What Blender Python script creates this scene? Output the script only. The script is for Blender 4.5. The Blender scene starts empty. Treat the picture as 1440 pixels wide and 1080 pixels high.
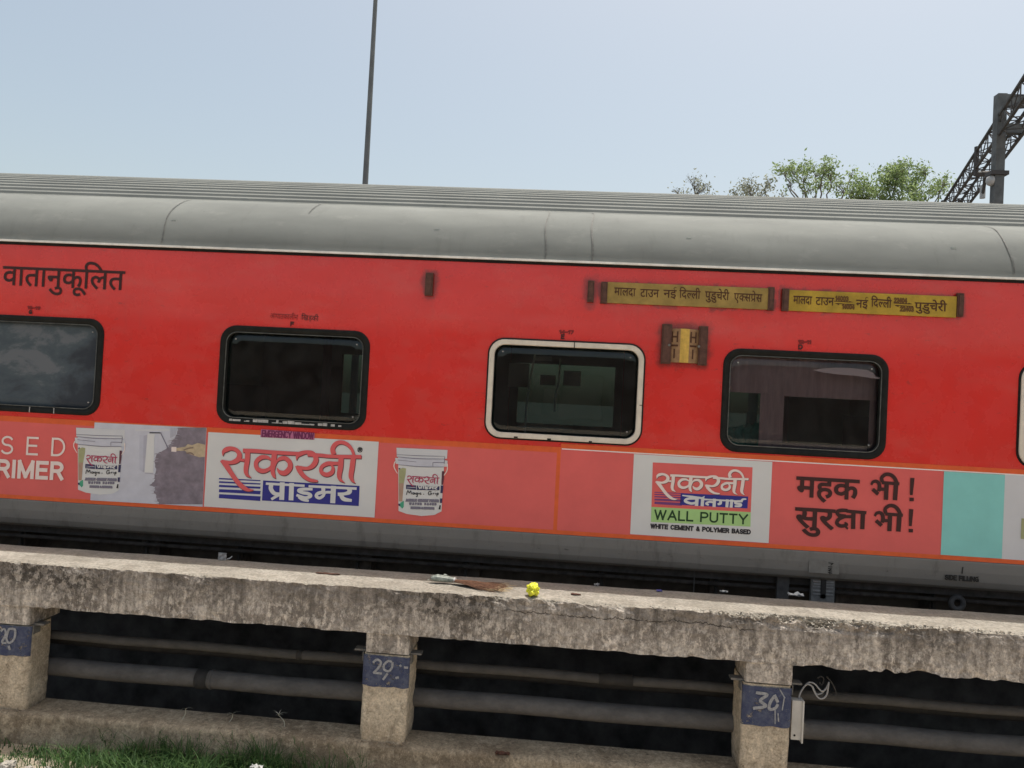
import bpy, bmesh, math, random
from mathutils import Vector, Matrix, noise
random.seed(7)
R_ = math.radians
scene = bpy.context.scene
COL = scene.collection

# ------------------------------------------------------------------ camera
FPX = 1060.0                                   # focal length in pixels of the 1440 px wide photograph
YAW, PITCH, ROLL = R_(-4.3215), R_(1.1064), R_(-2.9763)
EYE = Vector((0.0, -5.9, 2.62))
_f = Vector((math.sin(YAW)*math.cos(PITCH), math.cos(YAW)*math.cos(PITCH), math.sin(PITCH)))
_r0 = Vector((math.cos(YAW), -math.sin(YAW), 0.0)); _u0 = _r0.cross(_f)
_r = math.cos(ROLL)*_r0 - math.sin(ROLL)*_u0
_u = math.sin(ROLL)*_r0 + math.cos(ROLL)*_u0
cd = bpy.data.cameras.new('camera'); cam = bpy.data.objects.new('camera', cd); COL.objects.link(cam)
cd.sensor_width = 36.0; cd.lens = FPX/1440*36.0; cd.clip_end = 3000; cd.clip_start = 0.05
M = Matrix((( _r.x, _u.x, -_f.x, EYE.x), (_r.y, _u.y, -_f.y, EYE.y), (_r.z, _u.z, -_f.z, EYE.z), (0, 0, 0, 1)))
cam.matrix_world = M
scene.camera = cam

def ray(px, py):
    return _f*FPX + _r*(px-720) - _u*(py-540)
def at(px, py, Y=0.0):                          # where a sight line meets the plane y = Y
    d = ray(px, py); return EYE + d*((Y-EYE.y)/d.y)
def atz(px, py, Z):                             # where a sight line meets the level z = Z
    d = ray(px, py); return EYE + d*((Z-EYE.z)/d.z)

# ------------------------------------------------------------------ sky and sun
SUN_DIR = Vector((0.14, 0.155, 1.0)).normalized()
w = bpy.data.worlds.new('World'); scene.world = w; w.use_nodes = True
nt = w.node_tree; bg = nt.nodes['Background']
sky = nt.nodes.new('ShaderNodeTexSky'); sky.sky_type = 'NISHITA'; sky.sun_disc = False
sky.sun_elevation = math.asin(SUN_DIR.z); sky.sun_rotation = math.atan2(SUN_DIR.x, SUN_DIR.y)
sky.altitude = 200; sky.air_density = 1.0; sky.dust_density = 5.0; sky.ozone_density = 1.5
hz = nt.nodes.new('ShaderNodeMix'); hz.data_type = 'RGBA'; hz.blend_type = 'MULTIPLY'; hz.inputs[0].default_value = 1.0
hz.inputs[7].default_value = (1.10, 1.0, 0.80, 1)                    # dust haze takes the blue out of the sky
nt.links.new(sky.outputs[0], hz.inputs[6]); nt.links.new(hz.outputs[2], bg.inputs[0]); bg.inputs[1].default_value = 0.132
sl = bpy.data.lights.new('sun', 'SUN'); sl.energy = 2.5; sl.angle = R_(0.5); sl.color = (1.0, 0.965, 0.90)
so = bpy.data.objects.new('sun', sl); COL.objects.link(so); so.location = (0, 0, 30)
so.rotation_euler = SUN_DIR.to_track_quat('Z', 'Y').to_euler()
scene.view_settings.view_transform = 'Standard'; scene.view_settings.look = 'None'
scene.view_settings.exposure = 0.72; scene.view_settings.gamma = 1.0
scene.cycles.max_bounces = 8; scene.cycles.transparent_max_bounces = 12

# ------------------------------------------------------------------ materials
def mat(name, col, rough=0.6, spec=0.4, metal=0.0, var=0.0, vscale=6.0, bump=0.0, bscale=30.0, coat=0.0, stretch=(1, 1, 1)):
    m = bpy.data.materials.new(name); m.use_nodes = True
    n = m.node_tree; b = n.nodes['Principled BSDF']
    b.inputs['Base Color'].default_value = (*col, 1); b.inputs['Roughness'].default_value = rough
    b.inputs['Specular IOR Level'].default_value = spec; b.inputs['Metallic'].default_value = metal
    b.inputs['Coat Weight'].default_value = coat
    if var or bump:
        tc = n.nodes.new('ShaderNodeNewGeometry'); mp = n.nodes.new('ShaderNodeMapping'); mp.inputs['Scale'].default_value = stretch
        n.links.new(tc.outputs['Position'], mp.inputs[0])
    if var:
        t = n.nodes.new('ShaderNodeTexNoise'); t.inputs['Scale'].default_value = vscale; t.inputs['Detail'].default_value = 7; t.inputs['Roughness'].default_value = 0.62
        n.links.new(mp.outputs[0], t.inputs['Vector'])
        rp = n.nodes.new('ShaderNodeValToRGB'); rp.color_ramp.elements[0].position = 0.32; rp.color_ramp.elements[1].position = 0.68
        a = 1-var; c = 1+var
        rp.color_ramp.elements[0].color = (col[0]*a, col[1]*a, col[2]*a, 1); rp.color_ramp.elements[1].color = (min(1, col[0]*c), min(1, col[1]*c), min(1, col[2]*c), 1)
        n.links.new(t.outputs['Fac'], rp.inputs[0]); n.links.new(rp.outputs[0], b.inputs['Base Color'])
    if bump:
        t2 = n.nodes.new('ShaderNodeTexNoise'); t2.inputs['Scale'].default_value = bscale; t2.inputs['Detail'].default_value = 5
        n.links.new(mp.outputs[0], t2.inputs['Vector'])
        bp = n.nodes.new('ShaderNodeBump'); bp.inputs['Strength'].default_value = bump; bp.inputs['Distance'].default_value = 0.02
        n.links.new(t2.outputs['Fac'], bp.inputs['Height']); n.links.new(bp.outputs[0], b.inputs['Normal'])
    return m

class NG:                                       # small node-graph helper
    def __init__(s, name):
        s.m = bpy.data.materials.new(name); s.m.use_nodes = True; s.t = s.m.node_tree
        s.b = s.t.nodes['Principled BSDF']; s.pos = s.t.nodes.new('ShaderNodeNewGeometry').outputs['Position']
    def link(s, o, i): s.t.links.new(o, i)
    def mapped(s, sc=(1, 1, 1), loc=(0, 0, 0)):
        n = s.t.nodes.new('ShaderNodeMapping'); n.inputs['Scale'].default_value = sc; n.inputs['Location'].default_value = loc
        s.link(s.pos, n.inputs[0]); return n.outputs[0]
    def noise(s, scale, detail=6, rough=0.6, vec=None, dist=0.0):
        n = s.t.nodes.new('ShaderNodeTexNoise'); n.inputs['Scale'].default_value = scale; n.inputs['Detail'].default_value = detail
        n.inputs['Roughness'].default_value = rough; n.inputs['Distortion'].default_value = dist
        s.link(vec or s.pos, n.inputs['Vector']); return n.outputs['Fac']
    def ramp(s, fac, stops):
        n = s.t.nodes.new('ShaderNodeValToRGB'); cr = n.color_ramp
        while len(cr.elements) < len(stops): cr.elements.new(0.5)
        for e, (p, c) in zip(cr.elements, stops):
            e.position = p; e.color = (*c, 1) if hasattr(c, '__len__') else (c, c, c, 1)
        s.link(fac, n.inputs[0]); return n.outputs[0]
    def mix(s, fac, a, b, mode='MIX'):
        n = s.t.nodes.new('ShaderNodeMix'); n.data_type = 'RGBA'; n.blend_type = mode
        for v, i in ((fac, 0), (a, 6), (b, 7)):
            if hasattr(v, 'is_output'): s.link(v, n.inputs[i])
            elif i == 0: n.inputs[0].default_value = v
            else: n.inputs[i].default_value = (*v, 1)
        return n.outputs[2]
    def math(s, op, a, b=0.0):
        n = s.t.nodes.new('ShaderNodeMath'); n.operation = op; n.use_clamp = False
        for v, i in ((a, 0), (b, 1)):
            if hasattr(v, 'is_output'): s.link(v, n.inputs[i])
            else: n.inputs[i].default_value = v
        return n.outputs[0]
    def rng(s, v, a, b, c=0.0, d=1.0):
        n = s.t.nodes.new('ShaderNodeMapRange'); n.interpolation_type = 'SMOOTHSTEP'
        for i, x in ((1, a), (2, b), (3, c), (4, d)): n.inputs[i].default_value = x
        s.link(v, n.inputs[0]); return n.outputs[0]
    def xyz(s):
        n = s.t.nodes.new('ShaderNodeSeparateXYZ'); s.link(s.pos, n.inputs[0]); return n.outputs
    def bump(s, h, strength, dist=0.02):
        n = s.t.nodes.new('ShaderNodeBump'); n.inputs['Strength'].default_value = strength; n.inputs['Distance'].default_value = dist
        s.link(h, n.inputs['Height']); s.link(n.outputs[0], s.b.inputs['Normal'])
    def done(s, col=None, rough=None, spec=0.4):
        if col is not None: s.link(col, s.b.inputs['Base Color'])
        if rough is not None:
            if hasattr(rough, 'is_output'): s.link(rough, s.b.inputs['Roughness'])
            else: s.b.inputs['Roughness'].default_value = rough
        s.b.inputs['Specular IOR Level'].default_value = spec
        return s.m

def red_paint(stains):
    g = NG('coach red paint')
    base = g.ramp(g.noise(1.3, 8, 0.6), [(0.3, (0.66, 0.021, 0.016)), (0.7, (0.74, 0.028, 0.021))])
    streak = g.rng(g.noise(7, 6, 0.6, g.mapped((1.6, 1, 0.16))), 0.56, 0.78, 0, 0.16)
    col = g.mix(streak, base, (0.36, 0.05, 0.04))
    x, y, z = g.xyz()
    wob = g.math('MULTIPLY', g.math('SUBTRACT', g.noise(9, 5), 0.5), 0.16)
    total = None
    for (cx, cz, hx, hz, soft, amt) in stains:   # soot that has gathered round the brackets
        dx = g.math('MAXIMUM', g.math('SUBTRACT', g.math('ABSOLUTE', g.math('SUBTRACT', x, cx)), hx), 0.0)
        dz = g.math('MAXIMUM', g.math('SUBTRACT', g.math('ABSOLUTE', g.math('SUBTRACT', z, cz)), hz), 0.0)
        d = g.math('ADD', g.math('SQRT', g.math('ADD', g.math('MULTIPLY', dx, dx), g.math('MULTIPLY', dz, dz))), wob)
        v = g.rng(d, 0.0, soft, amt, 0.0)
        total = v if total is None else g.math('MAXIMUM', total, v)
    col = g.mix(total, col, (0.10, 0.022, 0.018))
    grime = g.rng(g.noise(26, 4, 0.7), 0.70, 0.76, 0, 0.35)
    col = g.mix(grime, col, (0.25, 0.03, 0.03))
    sc_ = g.math('MULTIPLY', g.rng(g.noise(11, 9, 0.75, g.mapped((0.7, 1, 1.5), (4, 1, 2))), 0.585, 0.66), g.rng(g.noise(0.9, 2, 0.5, None), 0.40, 0.6))
    col = g.mix(g.math('MULTIPLY', sc_, 0.5), col, (0.20, 0.035, 0.03))
    col = g.mix(g.math('MULTIPLY', g.rng(g.noise(3.2, 8, 0.7, g.mapped((0.5, 1, 1.3), (9, 1, 2))), 0.50, 0.66), 0.22), col, (0.66, 0.12, 0.10))
    g.b.inputs['Coat Weight'].default_value = 0.7; g.b.inputs['Coat Roughness'].default_value = 0.07
    g.bump(g.noise(1.5, 2, 0.45, g.mapped((0.8, 1, 1.9))), 0.30, 0.045)
    rg = g.rng(g.noise(5, 5), 0.3, 0.7, 0.20, 0.36)
    return g.done(col, rg, 0.5)

def concrete(name, lo, hi, dirt, top_dirt=False, zt=1.255, zb=0.94, speck=1.0):
    g = NG(name)
    a = g.noise(3.2, 12, 0.72); b = g.noise(13, 10, 0.74, None, 0.3); c = g.noise(75, 5, 0.7); m = g.noise(27, 8, 0.72)
    mid = tuple((l+h)/2 for l, h in zip(lo, hi))
    a2 = g.noise(2.1, 4, 0.55, g.mapped((1, 1, 1.3), (5, 2, 1)))
    col = g.ramp(a2, [(0.40, dirt), (0.50, lo), (0.60, mid)])
    col = g.mix(g.rng(a, 0.50, 0.58, 0, 0.8), col, hi)
    col = g.mix(g.rng(b, 0.52, 0.60, 0, 0.7), col, dirt)
    strk = g.noise(5.5, 9, 0.66, g.mapped((1.6, 1, 0.20)))
    x, y, z = g.xyz()
    crackm = None
    if top_dirt:                                 # rain-washed grime under the worn upper edge, bare pale patches lower down
        h = g.rng(z, zb+0.04, zt-0.05, 0.0, 1.0)
        k = g.math('MULTIPLY', h, g.rng(strk, 0.42, 0.58, 0.0, 1.0))
        col = g.mix(g.math('MULTIPLY', k, 0.70), col, tuple(v*0.75 for v in dirt))
        pale = g.math('MULTIPLY', g.rng(g.noise(21, 10, 0.78, g.mapped((1.1, 1, 0.6), (3, 1, 9))), 0.49, 0.56), g.rng(z, zb+0.31, zb+0.08, 0.0, 0.9))
        col = g.mix(pale, col, tuple(min(1, v*1.18) for v in hi))
        s2 = g.noise(13, 7, 0.7, g.mapped((1.5, 1, 0.14), (2, 0, 1)))
        col = g.mix(1.0, col, g.ramp(s2, [(0.38, 0.70), (0.5, 1.0), (0.62, 1.18)]), 'MULTIPLY')
        def spot(c0, r0, r1, amt): return g.rng(g.math('ABSOLUTE', g.math('SUBTRACT', x, c0)), r0, r1, amt, 0.0)
        big = g.math('MAXIMUM', spot(-3.62, 0.20, 0.62, 1.0), g.math('MAXIMUM', spot(-0.70, 0.15, 0.50, 0.95), g.math('MAXIMUM', spot(-2.55, 0.1, 0.4, 0.55), g.rng(g.noise(1.15, 3, 0.5, g.mapped((1, 0, 0), (2.4, 0, 0))), 0.50, 0.62, 0.0, 0.6))))
        rough_ = g.rng(g.noise(21, 9, 0.75, g.mapped((1, 1, 0.8), (1, 5, 2))), 0.47, 0.54)
        k2 = g.math('MULTIPLY', g.math('MULTIPLY', big, rough_), g.rng(z, zb+0.05, zb+0.20, 0.0, 1.0))
        col = g.mix(g.math('MULTIPLY', k2, 0.86), col, tuple(v*0.26 for v in dirt))
        zc = g.math('ADD', 1.165, g.math('ADD', g.math('MULTIPLY', g.math('SUBTRACT', g.noise(1.8, 6, 0.75, g.mapped((1, 0, 0))), 0.5), 0.20), g.math('MULTIPLY', g.math('SUBTRACT', g.noise(24, 3, 0.6, g.mapped((1, 0, 0))), 0.5), 0.03)))
        xm = g.math('MULTIPLY', g.rng(x, -0.45, -0.25), g.rng(x, 1.45, 1.2))
        crackm = g.math('MULTIPLY', g.rng(g.math('ABSOLUTE', g.math('SUBTRACT', z, zc)), 0.0012, 0.0042, 0.85, 0.0), g.math('MULTIPLY', xm, g.rng(g.noise(6.5, 4, 0.6, g.mapped((1, 0, 0), (3, 0, 0))), 0.40, 0.50, 0.25, 1.0)))
    else:
        col = g.mix(g.rng(strk, 0.52, 0.64, 0, 0.6), col, dirt)
        pale = g.rng(g.noise(17, 10, 0.76, g.mapped((1, 1, 0.7), (3, 1, 9))), 0.54, 0.60, 0, 0.6)
        col = g.mix(pale, col, tuple(min(1, v*1.15) for v in hi))
        vn = g.t.nodes.new('ShaderNodeTexVoronoi'); vn.feature = 'DISTANCE_TO_EDGE'; vn.inputs['Scale'].default_value = 2.2
        wv = g.t.nodes.new('ShaderNodeVectorMath'); wv.operation = 'ADD'
        nn = g.t.nodes.new('ShaderNodeTexNoise'); nn.inputs['Scale'].default_value = 6; nn.inputs['Detail'].default_value = 6
        g.link(g.pos, nn.inputs['Vector']); sc = g.t.nodes.new('ShaderNodeVectorMath'); sc.operation = 'SCALE'; sc.inputs['Scale'].default_value = 0.5
        g.link(nn.outputs['Color'], sc.inputs[0]); g.link(g.pos, wv.inputs[0]); g.link(sc.outputs[0], wv.inputs[1]); g.link(wv.outputs[0], vn.inputs['Vector'])
        crackm = g.math('MULTIPLY', g.rng(vn.outputs['Distance'], 0.002, 0.006, 0.8, 0.0), g.rng(g.noise(2.1, 3), 0.56, 0.62))
    col = g.mix(1.0, col, g.ramp(m, [(0.36, 0.72), (0.5, 1.0), (0.64, 1.22)]), 'MULTIPLY')
    col = g.mix(speck, col, g.ramp(c, [(0.32, 0.70), (0.5, 1.0), (0.68, 1.22)]), 'MULTIPLY')
    col = g.mix(crackm, col, (0.022, 0.019, 0.016))
    h = g.math('ADD', g.math('MULTIPLY', b, 0.5), g.math('ADD', g.math('MULTIPLY', m, 0.45), g.math('ADD', g.math('MULTIPLY', c, 0.22), g.math('MULTIPLY', crackm, -0.6))))
    g.bump(h, 0.75, 0.025)
    return g.done(col, 0.92, 0.15)

MT = {}
def roof_mat():
    g = NG('coach light grey roof paint')
    col = g.ramp(g.noise(2.2, 8, 0.62, g.mapped((0.5, 1, 1.4))), [(0.34, (0.170, 0.182, 0.176)), (0.66, (0.212, 0.226, 0.217))])
    drip = g.rng(g.noise(7, 8, 0.68, g.mapped((1.6, 1, 0.13))), 0.54, 0.70, 0, 0.16)
    col = g.mix(drip, col, (0.095, 0.10, 0.096))
    col = g.mix(g.rng(g.noise(24, 5, 0.7), 0.68, 0.73, 0, 0.45), col, (0.085, 0.085, 0.08))
    col = g.mix(g.rng(g.noise(9, 8, 0.7, g.mapped((0.5, 1, 1), (5, 0, 2))), 0.56, 0.66, 0, 0.25), col, (0.28, 0.29, 0.275))
    g.bump(g.noise(1.8, 3, 0.5, g.mapped((0.6, 1, 1))), 0.25, 0.04); return g.done(col, 0.8, 0.2)
MT['grey'] = roof_mat()
MT['skirt'] = None
MT['rim'] = mat('gutter paint', (0.84, 0.82, 0.78), 0.5, var=0.2, vscale=9)
MT['black'] = mat('rubber seal and painted shadow line', (0.011, 0.012, 0.011), 0.65, 0.2, var=0.4, vscale=14)
MT['seal_dirt'] = mat('worn silver trim', (0.42, 0.41, 0.40), 0.5, var=0.3, vscale=40)
MT['cream'] = mat('cream window frame', (0.68, 0.62, 0.53), 0.55, var=0.12, vscale=12)
MT['under'] = mat('underframe soot', (0.035, 0.033, 0.032), 0.8, 0.2, var=0.4, vscale=8)
MT['under2'] = mat('underframe dusty steel', (0.085, 0.080, 0.078), 0.8, 0.2, var=0.3, vscale=12)
MT['under3'] = mat('dull underframe grime', (0.06, 0.052, 0.047), 0.95, 0.0, var=0.4, vscale=14)
MT['rust'] = mat('brown painted bracket', (0.10, 0.045, 0.032), 0.7, var=0.35, vscale=25, bump=0.2, bscale=60)
MT['text'] = mat('black lettering', (0.045, 0.012, 0.012), 0.6)
MT['faint'] = mat('faded lettering', (0.22, 0.012, 0.012), 0.6)
MT['skirttext'] = mat('stencil lettering', (0.012, 0.012, 0.012), 0.7)
MT['boarda'] = mat('dusty olive yellow board', (0.33, 0.225, 0.06), 0.6, var=0.25, vscale=9)
MT['boardb'] = mat('yellow board', (0.43, 0.285, 0.03), 0.55, var=0.22, vscale=9)
MT['boardnum'] = mat('thin board numerals', (0.13, 0.06, 0.01), 0.6)
MT['boardtext'] = mat('board lettering', (0.07, 0.022, 0.006), 0.6)
MT['plaque'] = mat('sooty bronze plaque', (0.30, 0.175, 0.085), 0.6, var=0.25, vscale=30)
MT['plaquey'] = mat('yellow ridge', (0.62, 0.40, 0.08), 0.5, var=0.2, vscale=20)
MT['coral'] = mat('coral vinyl', (0.72, 0.125, 0.118), 0.42, 0.4, var=0.05, vscale=4)
MT['orange'] = mat('orange vinyl edge', (0.72, 0.115, 0.028), 0.45, 0.4, var=0.10, vscale=10)
MT['pwhite'] = mat('white vinyl', (0.66, 0.665, 0.665), 0.42, 0.4, var=0.03, vscale=4)
MT['pedge'] = mat('bright white line', (0.84, 0.78, 0.76), 0.45)
MT['teal'] = mat('teal vinyl', (0.235, 0.60, 0.575), 0.42, var=0.05, vscale=5)
MT['lav'] = mat('pale lavender vinyl', (0.60, 0.61, 0.64), 0.42, var=0.03, vscale=4)
MT['lav2'] = mat('lavender white print', (0.55, 0.56, 0.635), 0.45, var=0.08, vscale=7)
MT['lavs'] = mat('soft lavender grey print', (0.49, 0.50, 0.58), 0.5, var=0.06, vscale=10)
MT['mauve'] = mat('mauve grey print', (0.215, 0.185, 0.225), 0.5, var=0.25, vscale=13)
MT['mauvel'] = mat('soft mauve print', (0.33, 0.31, 0.37), 0.5, var=0.25, vscale=16)
MT['greyl'] = mat('lavender grey print', (0.42, 0.42, 0.50), 0.5, var=0.08, vscale=10)
MT['hand'] = mat('printed skin tone', (0.50, 0.40, 0.27), 0.5, var=0.15, vscale=30)
MT['handd'] = mat('printed skin shade', (0.25, 0.18, 0.14), 0.5, var=0.2, vscale=30)
MT['logo'] = mat('coral red print', (0.70, 0.115, 0.125), 0.42)
MT['crimson'] = mat('crimson print', (0.42, 0.035, 0.10), 0.45)
MT['logodark'] = mat('maroon print', (0.10, 0.03, 0.05), 0.45)
MT['blue'] = mat('royal blue print', (0.022, 0.026, 0.245), 0.42, var=0.06, vscale=6)
MT['navy'] = mat('navy print', (0.028, 0.03, 0.10), 0.42)
MT['ink'] = mat('dark print', (0.022, 0.022, 0.03), 0.45)
MT['inkline'] = mat('grey violet print', (0.19, 0.18, 0.24), 0.45)
MT['pnk'] = mat('pale pink print', (0.82, 0.70, 0.66), 0.42)
MT['purple'] = mat('purple print', (0.16, 0.045, 0.20), 0.42)
MT['lgreen'] = mat('light green print', (0.38, 0.62, 0.24), 0.42, var=0.05, vscale=9)
MT['dgreen'] = mat('dark green print', (0.006, 0.045, 0.012), 0.45)
MT['olive'] = mat('olive print', (0.36, 0.37, 0.20), 0.45, var=0.1, vscale=20)
MT['tan'] = mat('tan print', (0.42, 0.27, 0.20), 0.45, var=0.1, vscale=20)
MT['green'] = mat('green print', (0.06, 0.36, 0.22), 0.45)
MT['sticker'] = mat('magenta sticker', (0.46, 0.14, 0.27), 0.5, var=0.15, vscale=30)
MT['stickertext'] = mat('plum lettering', (0.16, 0.02, 0.09), 0.5)
MT['navyband'] = None
MT['chalk'] = mat('white brush paint', (0.30, 0.31, 0.33), 0.8, var=0.3, vscale=60)
MT['steelplate'] = mat('weathered steel plate', (0.15, 0.145, 0.135), 0.7, var=0.3, vscale=30)
MT['pipe'] = mat('dusty grey pipe', (0.125, 0.12, 0.115), 0.85, 0.2, var=0.22, vscale=14, bump=0.3, bscale=50, stretch=(0.6, 1, 1))
MT['pipejoint'] = mat('dark pipe collar', (0.035, 0.034, 0.033), 0.8, var=0.3, vscale=14)
MT['box'] = mat('off white trunking', (0.52, 0.51, 0.48), 0.55, var=0.12, vscale=10)
MT['cable'] = mat('grey cable', (0.34, 0.34, 0.34), 0.6)
MT['pit'] = mat('oily dark pit', (0.13, 0.12, 0.112), 0.9, 0.1, var=0.5, vscale=3)
MT['ballast'] = mat('ballast', (0.10, 0.092, 0.08), 0.95, 0.1, var=0.4, vscale=20, bump=0.8, bscale=25)
MT['mast'] = mat('weathered galvanised steel', (0.125, 0.136, 0.142), 0.7, 0.3, var=0.3, vscale=4)
MT['masts'] = mat('dark lattice steel', (0.085, 0.083, 0.085), 0.7, 0.3, var=0.3, vscale=3)
MT['insul'] = mat('pale porcelain', (0.45, 0.47, 0.48), 0.4)
MT['pole'] = mat('grey lamp pole', (0.15, 0.165, 0.17), 0.55, 0.3, var=0.15, vscale=3)
MT['bark'] = mat('bark', (0.20, 0.185, 0.16), 0.9, 0.1, var=0.3, vscale=9)
MT['straw'] = mat('brown broom twigs', (0.21, 0.115, 0.075), 0.85, 0.15, var=0.35, vscale=60)
MT['strawtip'] = mat('straw tips', (0.42, 0.33, 0.20), 0.85, 0.15)
MT['wrap'] = mat('pale plastic wrap', (0.25, 0.28, 0.25), 0.35, 0.5, var=0.5, vscale=30)
MT['yellow'] = mat('yellow plastic', (0.78, 0.80, 0.05), 0.35, 0.5, var=0.15, vscale=25)
MT['litter'] = mat('white wrapper', (0.60, 0.60, 0.58), 0.4, 0.5, var=0.2, vscale=30)
MT['foil'] = mat('grey wrapper', (0.30, 0.30, 0.30), 0.35, 0.5, var=0.3, vscale=40)
MT['bluescrap'] = mat('blue scrap', (0.12, 0.12, 0.40), 0.5)
MT['leafdry'] = mat('dry leaf', (0.10, 0.045, 0.03), 0.8, var=0.3, vscale=30)
MT['stone'] = mat('pale stone', (0.34, 0.32, 0.285), 0.9, var=0.2, vscale=12, bump=0.4, bscale=20)
MT['weed'] = mat('dry weed stalk', (0.48, 0.47, 0.38), 0.8)
MT['inwall'] = mat('grey green laminate', (0.33, 0.37, 0.355), 0.5, var=0.1, vscale=4)
MT['indark'] = mat('interior floor trim', (0.24, 0.25, 0.25), 0.6)
MT['berth'] = mat('dark blue rexine', (0.06, 0.085, 0.10), 0.5)
MT['green2'] = mat('green curtain cloth', (0.16, 0.33, 0.27), 0.9, var=0.3, vscale=14)
MT['curtain'] = mat('mauve curtain cloth', (0.56, 0.28, 0.31), 0.9, var=0.15, vscale=10, stretch=(3, 1, 0.4))
MT['table'] = mat('pale green table top', (0.22, 0.30, 0.28), 0.5)

def skirt_mat():
    g = NG('grey lower panel')
    col = g.ramp(g.noise(2.0, 9, 0.65, g.mapped((0.6, 1, 1.6))), [(0.3, (0.155, 0.153, 0.147)), (0.7, (0.198, 0.195, 0.187))])
    x, y, z = g.xyz()
    dash = g.math('MULTIPLY', g.rng(g.noise(5, 6, 0.7, g.mapped((1.6, 1, 12))), 0.60, 0.66), g.rng(g.math('ABSOLUTE', g.math('SUBTRACT', z, 1.475)), 0.004, 0.022, 0.9, 0.0))
    col = g.mix(dash, col, (0.045, 0.042, 0.04))
    col = g.mix(g.rng(g.noise(6, 6, 0.7, g.mapped((1.3, 1, 0.4))), 0.52, 0.70, 0, 0.55), col, (0.095, 0.09, 0.084))
    col = g.mix(g.rng(z, 1.42, 1.365, 0.0, 0.15), col, (0.05, 0.047, 0.044))
    g.bump(g.noise(2.5, 4), 0.15, 0.03)
    return g.done(col, 0.55, 0.35)
MT['skirt'] = skirt_mat()
def band_mat():
    g = NG('worn navy paint')
    k = g.rng(g.noise(17, 8, 0.75), 0.40, 0.66)
    col = g.mix(k, (0.055, 0.067, 0.125), (0.11, 0.126, 0.18))
    col = g.mix(g.rng(g.noise(55, 6, 0.75, g.mapped((1, 1, 0.7))), 0.62, 0.70, 0, 0.7), col, (0.22, 0.21, 0.19))
    g.bump(g.noise(60, 5), 0.4, 0.01)
    o = [n for n in g.t.nodes if n.type == 'OUTPUT_MATERIAL'][0]; tr = g.t.nodes.new('ShaderNodeBsdfTransparent'); mx = g.t.nodes.new('ShaderNodeMixShader')
    g.link(g.rng(g.noise(24, 9, 0.78, g.mapped((0.8, 1, 1), (2, 3, 1))), 0.575, 0.61, 0.0, 0.9), mx.inputs[0]); g.link(g.b.outputs[0], mx.inputs[1]); g.link(tr.outputs[0], mx.inputs[2]); g.link(mx.outputs[0], o.inputs[0])
    return g.done(col, 0.85, 0.2)
MT['navyband'] = band_mat()
MT['slab'] = concrete('stained slab concrete', (0.335, 0.302, 0.268), (0.51, 0.467, 0.415), (0.23, 0.206, 0.181), True)
def deck_mat():
    g = NG('dusty deck concrete')
    col = g.ramp(g.noise(3.5, 9, 0.66, g.mapped((0.7, 1, 1))), [(0.36, (0.25, 0.232, 0.198)), (0.62, (0.335, 0.312, 0.27))])
    col = g.mix(1.0, col, g.ramp(g.noise(48, 7, 0.72), [(0.36, 0.66), (0.5, 1.0), (0.64, 1.22)]), 'MULTIPLY')
    x, y, z = g.xyz()
    col = g.mix(g.math('MULTIPLY', g.rng(g.noise(9, 8, 0.7), 0.5, 0.58), 0.45), col, (0.18, 0.163, 0.135))
    col = g.mix(g.rng(y, -0.42, -0.28, 0.0, 0.30), col, (0.19, 0.18, 0.17))  # colour darkened along the back edge, deepening the coach's shadow strip
    g.bump(g.noise(85, 4, 0.7), 0.35, 0.012); return g.done(col, 0.93, 0.15)
MT['deck'] = deck_mat()
MT['chip'] = mat('broken concrete stones', (0.36, 0.335, 0.29), 0.93, 0.15, var=0.35, vscale=60)
MT['pillar'] = concrete('pillar concrete', (0.52, 0.445, 0.34), (0.62, 0.545, 0.43), (0.43, 0.36, 0.27))
MT['plinth'] = concrete('plinth concrete', (0.32, 0.268, 0.195), (0.43, 0.365, 0.27), (0.24, 0.195, 0.14))
def soil():
    g = NG('dry soil')
    col = g.ramp(g.noise(1.2, 10, 0.7), [(0.3, (0.34, 0.29, 0.225)), (0.7, (0.46, 0.40, 0.315))])
    g.bump(g.noise(22, 8, 0.7), 0.8, 0.03); return g.done(col, 0.95, 0.15)
MT['soil'] = soil()

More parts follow.
